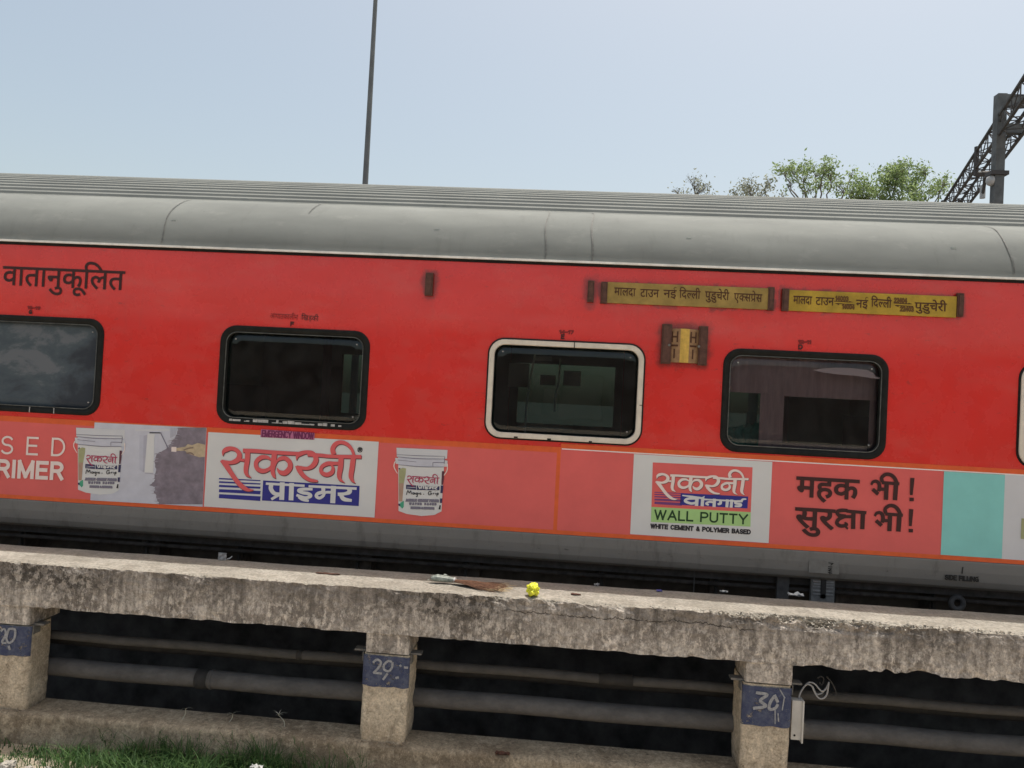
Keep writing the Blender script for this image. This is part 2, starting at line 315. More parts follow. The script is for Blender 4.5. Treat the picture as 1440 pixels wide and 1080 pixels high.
def glass(name, tint, rough=0.02, fog=None, f0=1.5, grime=0.06):
    m = bpy.data.materials.new(name); m.use_nodes = True; t = m.node_tree; t.nodes.clear()
    out = t.nodes.new('ShaderNodeOutputMaterial'); tr = t.nodes.new('ShaderNodeBsdfTransparent'); tr.inputs[0].default_value = (*tint, 1)
    gl = t.nodes.new('ShaderNodeBsdfGlossy'); gl.inputs['Roughness'].default_value = rough; gl.inputs[0].default_value = (0.95, 0.97, 1, 1)
    fr = t.nodes.new('ShaderNodeFresnel'); fr.inputs[0].default_value = f0
    geo = t.nodes.new('ShaderNodeNewGeometry')
    nb = t.nodes.new('ShaderNodeTexNoise'); nb.inputs['Scale'].default_value = 1.6; nb.inputs['Detail'].default_value = 1; t.links.new(geo.outputs['Position'], nb.inputs['Vector'])
    bp = t.nodes.new('ShaderNodeBump'); bp.inputs['Strength'].default_value = 0.12; bp.inputs['Distance'].default_value = 0.05
    t.links.new(nb.outputs['Fac'], bp.inputs['Height']); t.links.new(bp.outputs[0], gl.inputs['Normal'])
    mx = t.nodes.new('ShaderNodeMixShader'); t.links.new(fr.outputs[0], mx.inputs[0]); t.links.new(tr.outputs[0], mx.inputs[1]); t.links.new(gl.outputs[0], mx.inputs[2])
    df = t.nodes.new('ShaderNodeBsdfDiffuse'); df.inputs[0].default_value = (0.20, 0.21, 0.21, 1)
    n2 = t.nodes.new('ShaderNodeTexNoise'); n2.inputs['Scale'].default_value = 9; n2.inputs['Detail'].default_value = 8; t.links.new(geo.outputs['Position'], n2.inputs['Vector'])
    mr = t.nodes.new('ShaderNodeMapRange'); mr.inputs[1].default_value = 0.35; mr.inputs[2].default_value = 0.8; mr.inputs[3].default_value = 0.0; mr.inputs[4].default_value = grime
    t.links.new(n2.outputs['Fac'], mr.inputs[0])
    fac = mr.outputs[0]
    if fog:                                      # film peeling and misting between the two panes
        mp = t.nodes.new('ShaderNodeMapping'); mp.inputs['Scale'].default_value = (0.8, 1, 1.25); mp.inputs['Location'].default_value = fog; t.links.new(geo.outputs['Position'], mp.inputs[0])
        n3 = t.nodes.new('ShaderNodeTexNoise'); n3.inputs['Scale'].default_value = 3.1; n3.inputs['Detail'].default_value = 7; n3.inputs['Roughness'].default_value = 0.64; n3.inputs['Distortion'].default_value = 0.25; t.links.new(mp.outputs[0], n3.inputs['Vector'])
        sx = t.nodes.new('ShaderNodeSeparateXYZ'); t.links.new(geo.outputs['Position'], sx.inputs[0])
        gr = t.nodes.new('ShaderNodeMapRange'); gr.interpolation_type = 'SMOOTHSTEP'
        for i, v in ((1, -3.75), (2, -4.5), (3, -0.10), (4, 0.10)): gr.inputs[i].default_value = v
        t.links.new(sx.outputs[0], gr.inputs[0]); ad = t.nodes.new('ShaderNodeMath'); ad.operation = 'ADD'; t.links.new(n3.outputs['Fac'], ad.inputs[0]); t.links.new(gr.outputs[0], ad.inputs[1])
        gz = t.nodes.new('ShaderNodeMapRange'); gz.interpolation_type = 'SMOOTHSTEP'
        for i, v in ((1, 2.40), (2, 2.75), (3, -0.10), (4, 0.07)): gz.inputs[i].default_value = v
        t.links.new(sx.outputs[2], gz.inputs[0]); ad2 = t.nodes.new('ShaderNodeMath'); ad2.operation = 'ADD'; t.links.new(ad.outputs[0], ad2.inputs[0]); t.links.new(gz.outputs[0], ad2.inputs[1])
        cr = t.nodes.new('ShaderNodeValToRGB'); e = cr.color_ramp.elements
        e[0].position = 0.36; e[0].color = (0.055, 0.064, 0.078, 1); e[1].position = 0.50; e[1].color = (0.085, 0.105, 0.125, 1)
        for p, c in ((0.44, (0.072, 0.083, 0.098, 1)), (0.60, (0.105, 0.13, 0.148, 1)), (0.66, (0.165, 0.18, 0.20, 1))):
            q = e.new(p); q.color = c
        t.links.new(ad2.outputs[0], cr.inputs[0]); t.links.new(cr.outputs[0], df.inputs[0])
        v = t.nodes.new('ShaderNodeValue'); v.outputs[0].default_value = 0.88; fac = v.outputs[0]
    m2 = t.nodes.new('ShaderNodeMixShader'); t.links.new(fac, m2.inputs[0]); t.links.new(mx.outputs[0], m2.inputs[1]); t.links.new(df.outputs[0], m2.inputs[2])
    t.links.new(m2.outputs[0], out.inputs[0]); return m
MT['glass'] = glass('tinted window glass', (0.54, 0.66, 0.645))
MT['glassd'] = glass('dark tinted window glass', (0.085, 0.125, 0.122))
MT['glassf'] = glass('misted window glass', (0.4, 0.42, 0.44), fog=(3.3, 0, 1.7))

def leafmat(name, c1, c2):
    g = NG(name)
    oi = g.t.nodes.new('ShaderNodeNewGeometry').outputs['Random Per Island']
    col = g.ramp(oi, [(0.0, c1), (1.0, c2)])
    g.link(col, g.b.inputs['Base Color']); g.b.inputs['Roughness'].default_value = 0.55; g.b.inputs['Specular IOR Level'].default_value = 0.3
    tl = g.t.nodes.new('ShaderNodeBsdfTranslucent'); g.link(col, tl.inputs[0])
    mx = g.t.nodes.new('ShaderNodeMixShader'); mx.inputs[0].default_value = 0.5
    o = [n for n in g.t.nodes if n.type == 'OUTPUT_MATERIAL'][0]
    g.link(g.b.outputs[0], mx.inputs[1]); g.link(tl.outputs[0], mx.inputs[2]); g.link(mx.outputs[0], o.inputs[0])
    return g.m
MT['leaf'] = leafmat('fresh green leaves', (0.15, 0.215, 0.08), (0.32, 0.42, 0.19))
MT['leafg'] = leafmat('grey green leaves', (0.19, 0.205, 0.15), (0.34, 0.36, 0.27))
MT['grass'] = leafmat('grass blades', (0.035, 0.092, 0.032), (0.115, 0.205, 0.07))

# ------------------------------------------------------------------ mesh helpers
ORG = {}
class MB:
    def __init__(s): s.v = []; s.f = []; s.mi = []; s.ms = []; s.sm = False
    def slot(s, m):
        if m not in s.ms: s.ms.append(m)
        return s.ms.index(m)
    def face(s, pts, m):
        b = len(s.v); s.v += [tuple(p) for p in pts]; s.f.append(tuple(range(b, b+len(pts)))); s.mi.append(s.slot(m))
    def box(s, x0, x1, y0, y1, z0, z1, m):
        b = len(s.v)
        s.v += [(x, y, z) for z in (z0, z1) for y in (y0, y1) for x in (x0, x1)]
        for q in ((0, 2, 3, 1), (4, 5, 7, 6), (0, 1, 5, 4), (2, 6, 7, 3), (0, 4, 6, 2), (1, 3, 7, 5)):
            s.f.append(tuple(b+i for i in q)); s.mi.append(s.slot(m))
    def tube(s, pts, rad, m, n=8, cap=True):
        pts = [Vector(p) for p in pts]; rs = rad if hasattr(rad, '__len__') else [rad]*len(pts)
        b = len(s.v); k = s.slot(m); up = None
        for i, p in enumerate(pts):
            d = (pts[min(i+1, len(pts)-1)] - pts[max(i-1, 0)]).normalized()
            if up is None: up = d.orthogonal().normalized()
            a = (up - d*up.dot(d)).normalized(); c = d.cross(a); up = a
            for j in range(n):
                t = 2*math.pi*j/n; s.v.append(tuple(p + a*(rs[i]*math.cos(t)) + c*(rs[i]*math.sin(t))))
        for i in range(len(pts)-1):
            for j in range(n):
                s.f.append((b+i*n+j, b+i*n+(j+1) % n, b+(i+1)*n+(j+1) % n, b+(i+1)*n+j)); s.mi.append(k)
        if cap:
            s.f.append(tuple(b+j for j in reversed(range(n)))); s.mi.append(k)
            e = b+(len(pts)-1)*n; s.f.append(tuple(e+j for j in range(n))); s.mi.append(k)
    def grid(s, rows, m, flip=False):
        b = len(s.v); k = s.slot(m); n = len(rows[0])
        for r in rows: s.v += [tuple(p) for p in r]
        for i in range(len(rows)-1):
            for j in range(n-1):
                q = (b+i*n+j, b+i*n+j+1, b+(i+1)*n+j+1, b+(i+1)*n+j)
                s.f.append(q[::-1] if flip else q); s.mi.append(k)
    def build(s, name, parent=None, smooth=False, origin=None):
        o3 = Vector(origin) if origin is not None else (ORG[parent.name] if parent else Vector((0, 0, 0)))
        me = bpy.data.meshes.new(name)
        me.from_pydata([tuple(Vector(p)-o3) for p in s.v], [], s.f); me.update()
        for m in s.ms: me.materials.append(MT[m] if isinstance(m, str) else m)
        me.polygons.foreach_set('material_index', s.mi)
        if smooth: me.polygons.foreach_set('use_smooth', [True]*len(me.polygons))
        ob = bpy.data.objects.new(name, me); COL.objects.link(ob)
        if parent: ob.parent = parent
        else: ob.location = o3
        ORG[ob.name] = o3
        return ob

def thing(name, label, cat, loc, group=None):
    o = bpy.data.objects.new(name, None); COL.objects.link(o); o.location = loc; o.empty_display_size = 0.2
    o['label'] = label; o['category'] = cat
    if group: o['group'] = group
    ORG[o.name] = Vector(loc); return o
def tag(o, label=None, cat=None, group=None, kind=None):
    if label: o['label'] = label
    if cat: o['category'] = cat
    if group: o['group'] = group
    if kind: o['kind'] = kind
    return o

# ---- brush strokes and lettering, laid on a plane as printed / painted sheets
_lay = [0]
def spline(pts, sub=6):
    out = []
    P = [tuple(p) for p in pts]
    if len(P) == 2: return P
    for i in range(len(P)-1):
        p0 = P[max(i-1, 0)]; p1 = P[i]; p2 = P[i+1]; p3 = P[min(i+2, len(P)-1)]
        for j in range(sub):
            t = j/sub; q = []
            for a, b, c, d in zip(p0, p1, p2, p3):
                q.append(0.5*((2*b)+(-a+c)*t+(2*a-5*b+4*c-d)*t*t+(-a+3*b-3*c+d)*t**3))
            out.append(tuple(q))
    out.append(P[-1]); return out
def ribbon(mb, pts, width, to3, m, smooth=True, cap=True, y0=0.0):
    """pts in 2-D (x, y[, w]); to3(x, y, lift) gives the point on the surface"""
    P = [(p[0], p[1], (p[2] if len(p) > 2 else width)) for p in pts]
    P = spline(P) if smooth else P
    n = len(P); b = len(mb.v); k = mb.slot(m)
    L = [];
    for i in range(n):
        a = P[max(i-1, 0)]; c = P[min(i+1, n-1)]
        dx, dy = c[0]-a[0], c[1]-a[1]; l = math.hypot(dx, dy) or 1
        L.append((-dy/l, dx/l, dx/l, dy/l))
    _lay[0] = (_lay[0]+1) % 5
    base = y0 + _lay[0]*0.00016
    for i in range(n):
        nx, ny, tx, ty = L[i]; h = max(P[i][2], 0.01)/2; ex = 0.0
        if cap and not smooth and i == 0: ex = -h*0.98
        if cap and not smooth and i == n-1: ex = h*0.98
        lift = base + 0.00012*(i/n)
        mb.v.append(tuple(to3(P[i][0]+nx*h+tx*ex, P[i][1]+ny*h+ty*ex, lift)))
        mb.v.append(tuple(to3(P[i][0]-nx*h+tx*ex, P[i][1]-ny*h+ty*ex, lift)))
    for i in range(n-1):
        mb.f.append((b+2*i, b+2*i+1, b+2*i+3, b+2*i+2)); mb.mi.append(k)
def pxmap(cx, cy, sc, Y, tf=None):              # crop pixel -> point on plane Y (lift comes toward the viewer)
    def f(x, y, lift=0.0):
        if tf: x, y = tf(x, y)
        return at(cx+x/sc, cy+y/sc, Y-lift)
    return f

# a plain sans alphabet as centre lines
def arc(cx, cy, rx, ry, a0, a1, n=10):
    return [(cx+rx*math.cos(R_(a0+(a1-a0)*i/n)), cy+ry*math.sin(R_(a0+(a1-a0)*i/n))) for i in range(n+1)]
GL = {
 'A': (0.72, [[(0.0, 0), (0.36, 1)], [(0.36, 1), (0.72, 0)], [(0.13, 0.33), (0.59, 0.33)]]),
 'B': (0.60, [[(0, 0), (0, 1)], [(0, 1), (0.3, 1)]+arc(0.32, 0.76, 0.24, 0.24, 90, -90)+[(0, 0.52)], [(0.3, 0.52)]+arc(0.33, 0.26, 0.27, 0.26, 90, -90)+[(0, 0)]]),
 'C': (0.68, [arc(0.36, 0.5, 0.36, 0.5, 48, 312, 16)]),
 'D': (0.66, [[(0, 0), (0, 1)], [(0, 1), (0.25, 1)]+arc(0.26, 0.5, 0.40, 0.5, 88, -88, 14)+[(0.25, 0), (0, 0)]]),
 'E': (0.56, [[(0, 0), (0, 1)], [(0, 1), (0.56, 1)], [(0, 0.52), (0.5, 0.52)], [(0, 0), (0.56, 0)]]),
 'F': (0.54, [[(0, 0), (0, 1)], [(0, 1), (0.54, 1)], [(0, 0.52), (0.46, 0.52)]]),
 'G': (0.72, [arc(0.37, 0.5, 0.37, 0.5, 48, 345, 16), [(0.42, 0.44), (0.72, 0.44)], [(0.72, 0.44), (0.72, 0.05)]]),
 'H': (0.66, [[(0, 0), (0, 1)], [(0.66, 0), (0.66, 1)], [(0, 0.52), (0.66, 0.52)]]),
 'I': (0.04, [[(0.02, 0), (0.02, 1)]]),
 'L': (0.50, [[(0, 0), (0, 1)], [(0, 0), (0.5, 0)]]),
 'M': (0.80, [[(0, 0), (0, 1)], [(0, 1), (0.4, 0.05)], [(0.4, 0.05), (0.8, 1)], [(0.8, 1), (0.8, 0)]]),
 'N': (0.66, [[(0, 0), (0, 1)], [(0, 1), (0.66, 0)], [(0.66, 0), (0.66, 1)]]),
 'O': (0.74, [arc(0.37, 0.5, 0.37, 0.5, 90, 450, 22)]),
 'P': (0.60, [[(0, 0), (0, 1)], [(0, 1), (0.32, 1)]+arc(0.33, 0.73, 0.27, 0.27, 88, -88)+[(0, 0.46)]]),
 'R': (0.62, [[(0, 0), (0, 1)], [(0, 1), (0.32, 1)]+arc(0.33, 0.74, 0.27, 0.26, 88, -88)+[(0, 0.48)], [(0.36, 0.46), (0.62, 0)]]),
 'S': (0.60, [arc(0.30, 0.75, 0.28, 0.25, 30, 262, 10)+arc(0.30, 0.25, 0.30, 0.26, 80, -150, 10)]),
 'T': (0.62, [[(0, 1), (0.62, 1)], [(0.31, 0), (0.31, 1)]]),
 'U': (0.64, [[(0, 1), (0, 0.34)]+arc(0.32, 0.32, 0.32, 0.32, 180, 360, 10)+[(0.64, 0.34), (0.64, 1)]]),
 'W': (0.98, [[(0, 1), (0.25, 0)], [(0.25, 0), (0.49, 0.96)], [(0.49, 0.96), (0.73, 0)], [(0.73, 0), (0.98, 1)]]),
 'Y': (0.70, [[(0, 1), (0.35, 0.44)], [(0.70, 1), (0.35, 0.44)], [(0.35, 0.44), (0.35, 0)]]),
 'X': (0.66, [[(0, 0), (0.66, 1)], [(0, 1), (0.66, 0)]]),
 'Z': (0.62, [[(0, 1), (0.62, 1)], [(0.62, 1), (0, 0)], [(0, 0), (0.62, 0)]]),
 '&': (0.66, [[(0.66, 0.0), (0.18, 0.66)]+arc(0.30, 0.80, 0.16, 0.2, 200, -20, 8)+[(0.10, 0.42)]+arc(0.24, 0.22, 0.22, 0.22, 140, 290, 8)+[(0.62, 0.42)]]),
 ' ': (0.26, []), '-': (0.34, [[(0.0, 0.46), (0.34, 0.46)]]),
 '0': (0.56, [arc(0.28, 0.5, 0.28, 0.5, 90, 450, 18)]),
 '1': (0.24, [[(0.0, 0.78), (0.22, 1)], [(0.22, 1), (0.22, 0)]]),
 '2': (0.54, [arc(0.27, 0.73, 0.26, 0.27, 165, -40, 10)+[(0.0, 0.0)], [(0, 0), (0.54, 0)]]),
 '3': (0.54, [arc(0.26, 0.75, 0.25, 0.25, 150, -80, 9), arc(0.26, 0.26, 0.28, 0.26, 80, -150, 10)]),
 '4': (0.58, [[(0.42, 0), (0.42, 1)], [(0.42, 1), (0.0, 0.28)], [(0, 0.28), (0.58, 0.28)]]),
 '7': (0.54, [[(0, 1), (0.54, 1)], [(0.54, 1), (0.2, 0)]]),
 '8': (0.54, [arc(0.27, 0.76, 0.23, 0.24, 90, 450, 14), arc(0.27, 0.26, 0.27, 0.26, 90, 450, 14)]),
 '9': (0.54, [arc(0.27, 0.72, 0.27, 0.28, 90, 450, 14), [(0.54, 0.72), (0.5, 0.3), (0.2, 0.0)]]),
}
def latin(mb, text, p0, p1, hpx, weight, m, Y, gap=0.26, shear=0.0):
    """letters whose baseline runs from photo point p0 to p1; hpx = cap height in photo pixels; weight = stroke / cap height"""
    a = at(*p0, Y); b = at(*p1, Y)
    h = (at(p0[0], p0[1]-hpx, Y)-a).z
    tot = sum(GL[c][0] for c in text) + gap*(len(text)-1)
    sx = (b.x-a.x)/tot
    cur = 0.0
    for ch in text:
        wd, st = GL[ch]
        for line in st:
            def to3(x, y, lift, cur=cur):
                t = (cur*sx + x)/(b.x-a.x)
                return Vector((a.x + cur*sx + x, Y-lift, a.z + (b.z-a.z)*t + y))
            pts = [(px*sx + shear*py*h, py*h) for px, py in line]
            ribbon(mb, pts, weight*h, to3, m, smooth=False)
        cur += wd+gap

def glyphs(text, bold=0.0):                      # outline of a text in the built-in typeface, as flat polygons
    c = bpy.data.curves.new('lettering', 'FONT'); c.body = text; c.size = 1.0; c.offset = bold; c.resolution_u = 3
    o = bpy.data.objects.new('lettering', c); COL.objects.link(o)
    bpy.context.view_layer.update()
    me = bpy.data.meshes.new_from_object(o.evaluated_get(bpy.context.evaluated_depsgraph_get()))
    bpy.data.objects.remove(o); bpy.data.curves.remove(c)
    return me
def word_mesh(pieces, bold=0.0):
    """pieces: strings, or (string, keep) where only the left part 'keep' of the glyph stays (a half letter), or ('/', strokes)"""
    V = []; F = []; x = 0.0; isl = 0
    for pc in pieces:
        keep = None; extra = None
        if isinstance(pc, tuple):
            pc, keep = pc[0], pc[1]
            if hasattr(keep, '__len__'): extra, keep = keep, None
        me = glyphs(pc, bold)
        bm = bmesh.new(); bm.from_mesh(me); bpy.data.meshes.remove(me)
        xs = [v.co.x for v in bm.verts]; x0, x1 = min(xs), max(xs)
        if keep:
            cut = x0+(x1-x0)*keep
            bmesh.ops.bisect_plane(bm, geom=bm.verts[:]+bm.edges[:]+bm.faces[:], plane_co=(cut, 0, 0), plane_no=(1, 0, 0), clear_outer=True); x1 = cut
        bm.verts.ensure_lookup_table(); seen = {}
        for v in bm.verts:
            if v.index in seen: continue
            st = [v]; seen[v.index] = isl
            while st:
                q = st.pop()
                for e in q.link_edges:
                    r = e.other_vert(q)
                    if r.index not in seen: seen[r.index] = isl; st.append(r)
            isl += 1
        b = len(V)
        for v in bm.verts: V.append((v.co.x-x0+x, v.co.y, seen[v.index]))
        for f in bm.faces: F.append(tuple(b+v.index for v in f.verts))
        bm.free()
        if extra:
            for (ax, ay, bx, by, wd) in extra:
                dx, dy = bx-ax, by-ay; l = math.hypot(dx, dy); nx, ny = -dy/l*wd/2, dx/l*wd/2
                b = len(V); isl += 1
                V += [(x+ax+nx, ay+ny, isl), (x+ax-nx, ay-ny, isl), (x+bx-nx, by-ny, isl), (x+bx+nx, by+ny, isl)]; F.append((b, b+1, b+2, b+3))
        x += (x1-x0)-0.012
    return V, F, x
SHIRO = 0.615
def deva(mb, pieces, p0, p1, hpx, m, Y, bold=0.0):
    """a Devanagari word whose head line runs from photo point p0 to p1; hpx = head line to foot of letters in photo pixels"""
    V, F, wd = word_mesh(pieces if not isinstance(pieces, str) else [pieces], bold)
    a = at(*p0, Y); b = at(*p1, Y); h = (a-at(p0[0], p0[1]+hpx, Y)).z
    sx = (b.x-a.x)/wd; sy = h/SHIRO; k = mb.slot(m); o = len(mb.v)
    for x, y, i in V:
        mb.v.append((a.x+x*sx, Y-0.00014*(i % 7), a.z+(b.z-a.z)*x/wd+(y-SHIRO)*sy))
    for f in F: mb.f.append(tuple(o+i for i in f)); mb.mi.append(k)

def quad_px(mb, pts, m, Y):
    mb.face([at(x, y, Y) for x, y in pts], m)

# ------------------------------------------------------------------ the ground and the pit under the train
PX0, PX1 = -14.0, 14.0
def ground():
    mb = MB()
    xs = [-400, -60, PX0, -9, -6, -5, -4.5]+[-4.2+0.12*i for i in range(60)]+[4, 6, 9, PX1, 60, 400]
    ys = [-400, -60, -20, -10, -6, -4, -3]+[-2.2+0.12*i for i in range(14)]+[-0.5]
    def gz(x, y):
        if -7 < x < 7 and -3.5 < y < -0.55: return -0.03+0.02*noise.noise(Vector((x*1.7, y*1.7, 0)))+0.012*noise.noise(Vector((x*7, y*7, 3)))
        return 0.0
    mb.grid([[(x, y, gz(x, y)) for x in xs] for y in ys], 'soil')
    for x0, x1 in ((-400, PX0), (PX1, 400)): mb.face([(x0, -0.5, 0), (x1, -0.5, 0), (x1, 4.2, 0), (x0, 4.2, 0)], 'soil')
    mb.face([(-400, 4.2, 0), (400, 4.2, 0), (400, 700, 0), (-400, 700, 0)], 'ballast')
    o = mb.build('ground'); o['kind'] = 'structure'
    p = MB()
    p.face([(PX0, -0.5, -1.2), (PX1, -0.5, -1.2), (PX1, 3.5, -1.2), (PX0, 3.5, -1.2)], 'pit')
    p.face([(PX0, -0.47, -1.2), (PX1, -0.47, -1.2), (PX1, -0.47, 0.16), (PX0, -0.47, 0.16)], 'pit')
    p.box(PX0, PX1, 2.3, 4.2, -1.2, 1.0, 'pit')
    p.box(PX0-0.3, PX0, -0.5, 4.2, -1.2, 1.2, 'pit'); p.box(PX1, PX1+0.3, -0.5, 4.2, -1.2, 1.2, 'pit')
    o = p.build('track_pit'); o['kind'] = 'structure'
ground()

# unseen wall added behind the viewer to darken what the glossy coach side mirrors
def reflection_wall():
    mb = MB(); mb.box(-70, 70, -16.4, -16.0, 0, 4.35, 'reflection')
    for i in range(-12, 13): mb.box(i*5.5-0.25, i*5.5+0.25, -16.0, -15.9, 0, 4.5, 'reflection')
    mb.box(-70, 70, -16.5, -15.92, 4.35, 4.5, 'reflection')
    o = mb.build('reflection_wall'); o['kind'] = 'structure'
MT['reflection'] = mat('added dark reflection wall', (0.13, 0.10, 0.095), 0.85, var=0.3, vscale=1)
reflection_wall()

# ------------------------------------------------------------------ the coach
CX0, CX1 = -12.6, 11.2
ZB, ZA, ZG = 1.585, 2.257, 3.705               # foot of the advert, its top, the gutter
WZ0, WZ1, WW = 2.298, 3.097, 1.235
WINS = [-8.83, -6.63, -4.428, -2.210, -0.033, 1.790, 3.962, 6.2, 8.4]
coach = thing('train_coach', 'red passenger coach with grey roof, dark windows and a coral advert band along its side', 'train coach', (0, 1.6, 0.9))
STAINS = []
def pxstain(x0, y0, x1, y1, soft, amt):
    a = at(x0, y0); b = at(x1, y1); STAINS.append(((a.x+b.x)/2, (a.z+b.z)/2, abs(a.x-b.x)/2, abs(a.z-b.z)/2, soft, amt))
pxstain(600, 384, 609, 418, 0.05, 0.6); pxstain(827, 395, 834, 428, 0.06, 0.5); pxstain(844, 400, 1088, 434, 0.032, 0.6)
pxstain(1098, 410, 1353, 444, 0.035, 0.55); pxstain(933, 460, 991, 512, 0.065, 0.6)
MT['red'] = red_paint(STAINS)

def wall_with_windows(mb, y, m, flip=False):
    e = 0.038
    z0, z1 = WZ0+e, WZ1-e
    def q(a, b, c, d):
        pts = [(a, y, c), (b, y, c), (b, y, d), (a, y, d)]
        mb.face(pts[::-1] if flip else pts, m)
    q(CX0, CX1, ZB, z0); q(CX0, CX1, z1, ZG-0.01)
    cur = CX0
    for c in WINS:
        q(cur, c-WW/2+e, z0, z1); cur = c+WW/2-e
    q(cur, CX1, z0, z1)
def body():
    mb = MB()
    wall_with_windows(mb, 0.0, 'red'); wall_with_windows(mb, 3.24, 'red', True)
    wall_with_windows(mb, 0.055, 'inwall', True); wall_with_windows(mb, 3.185, 'inwall')
    for x in (CX0, CX1): mb.face([(x, 0, 1.37), (x, 3.24, 1.37), (x, 3.24, 3.8), (x, 1.62, 4.6), (x, 0, 3.8)], 'red')
    mb.build('body', coach)
    sk = MB()
    prof = [(0.0, ZB-0.002), (-0.004, ZB-0.012), (-0.004, 1.50), (0.004, 1.43), (0.022, 1.385), (0.05, 1.363), (0.16, 1.363)]
    sk.grid([[(x, y, z) for x in (CX0, CX1)] for y, z in prof], 'skirt', True)
    sk.grid([[(x, 3.24-y, z) for x in (CX0, CX1)] for y, z in prof], 'skirt')
    sk.face([(CX0, 0.05, ZB), (CX1, 0.05, ZB), (CX1, 3.19, ZB), (CX0, 3.19, ZB)], 'indark')
    sk.face([(CX0, 0.12, 1.37), (CX1, 0.12, 1.37), (CX1, 3.12, 1.37), (CX0, 3.12, 1.37)], 'under')
    sk.build('lower_panel', coach)
body()
COVE = [(0.0, 3.705), (0.006, 3.77), (0.028, 3.85), (0.065, 3.93), (0.12, 4.012), (0.195, 4.085), (0.28, 4.145), (0.365, 4.185), (0.45, 4.216)]
def roof():
    mb = MB()
    xs = [CX0+(CX1-CX0)*i/60 for i in range(61)]
    cv = spline(COVE, 4)
    def wob(x, y, z): return 0.004*noise.noise(Vector((x*0.9, 0, z*3)))
    mb.grid([[(x, y+wob(x, y, z), z) for x in xs] for y, z in cv], 'grey', True)
    mb.grid([[(x, 3.24-y, z) for x in (CX0, CX1)] for y, z in cv], 'grey')
    o = mb.build('roof_side', coach, True)
    def zt(y):
        t = min(y, 3.24-y)-0.45; return 4.216+0.735*t-0.314*t*t
    r = MB(); pts = []; n = 32; pitch = (3.24-0.9)/n
    pts.append((0.45, 4.216))
    for i in range(n):
        y = 0.45+pitch*i
        for f, h in ((0.20, 0.0), (0.29, 0.019), (0.58, 0.021), (0.68, 0.002), (0.98, 0.0)):
            yy = y+pitch*f; pts.append((yy, zt(yy)+h))
    pts.append((2.79, 4.216))
    r.grid([[(x, y, z) for x in (CX0, -6, -2, 2, 6, CX1)] for y, z in pts], 'grey', True)
    r.build('corrugated_roof', coach)
    g = MB()
    g.box(CX0, CX1, -0.030, 0.004, ZG-0.002, ZG+0.014, 'rim')
    g.box(CX0, CX1, -0.012, 0.004, ZG-0.024, ZG-0.002, 'black')  # black strip that paints the shadow line under the rim
    g.build('rain_gutter', coach)
    for px, wd, part in ((768, 0.005, 1.0), (833, 0.006, 1.0), (236, 0.004, 0.95), (429, 0.004, 0.45), (1416, 0.005, 0.95)):
        X = at(px, 335, 0.1).x; s = MB()
        for i in range(int(len(cv)*part)-1):
            (ya, za), (yb, zb) = cv[-1-i], cv[-2-i]
            sh = 0.03*math.sin(i*0.3)*0.3
            k = [(X+sh-wd, ya-0.0065, za+0.003), (X+sh+wd, ya-0.0065, za+0.003), (X+sh+wd, yb-0.0065, zb+0.003), (X+sh-wd, yb-0.0065, zb+0.003)]
            s.face(k[::-1], 'seam')
        s.build('roof_seam', coach)
MT['seam'] = mat('roof joint sealant', (0.13, 0.135, 0.13), 0.7, var=0.35, vscale=30)
roof()

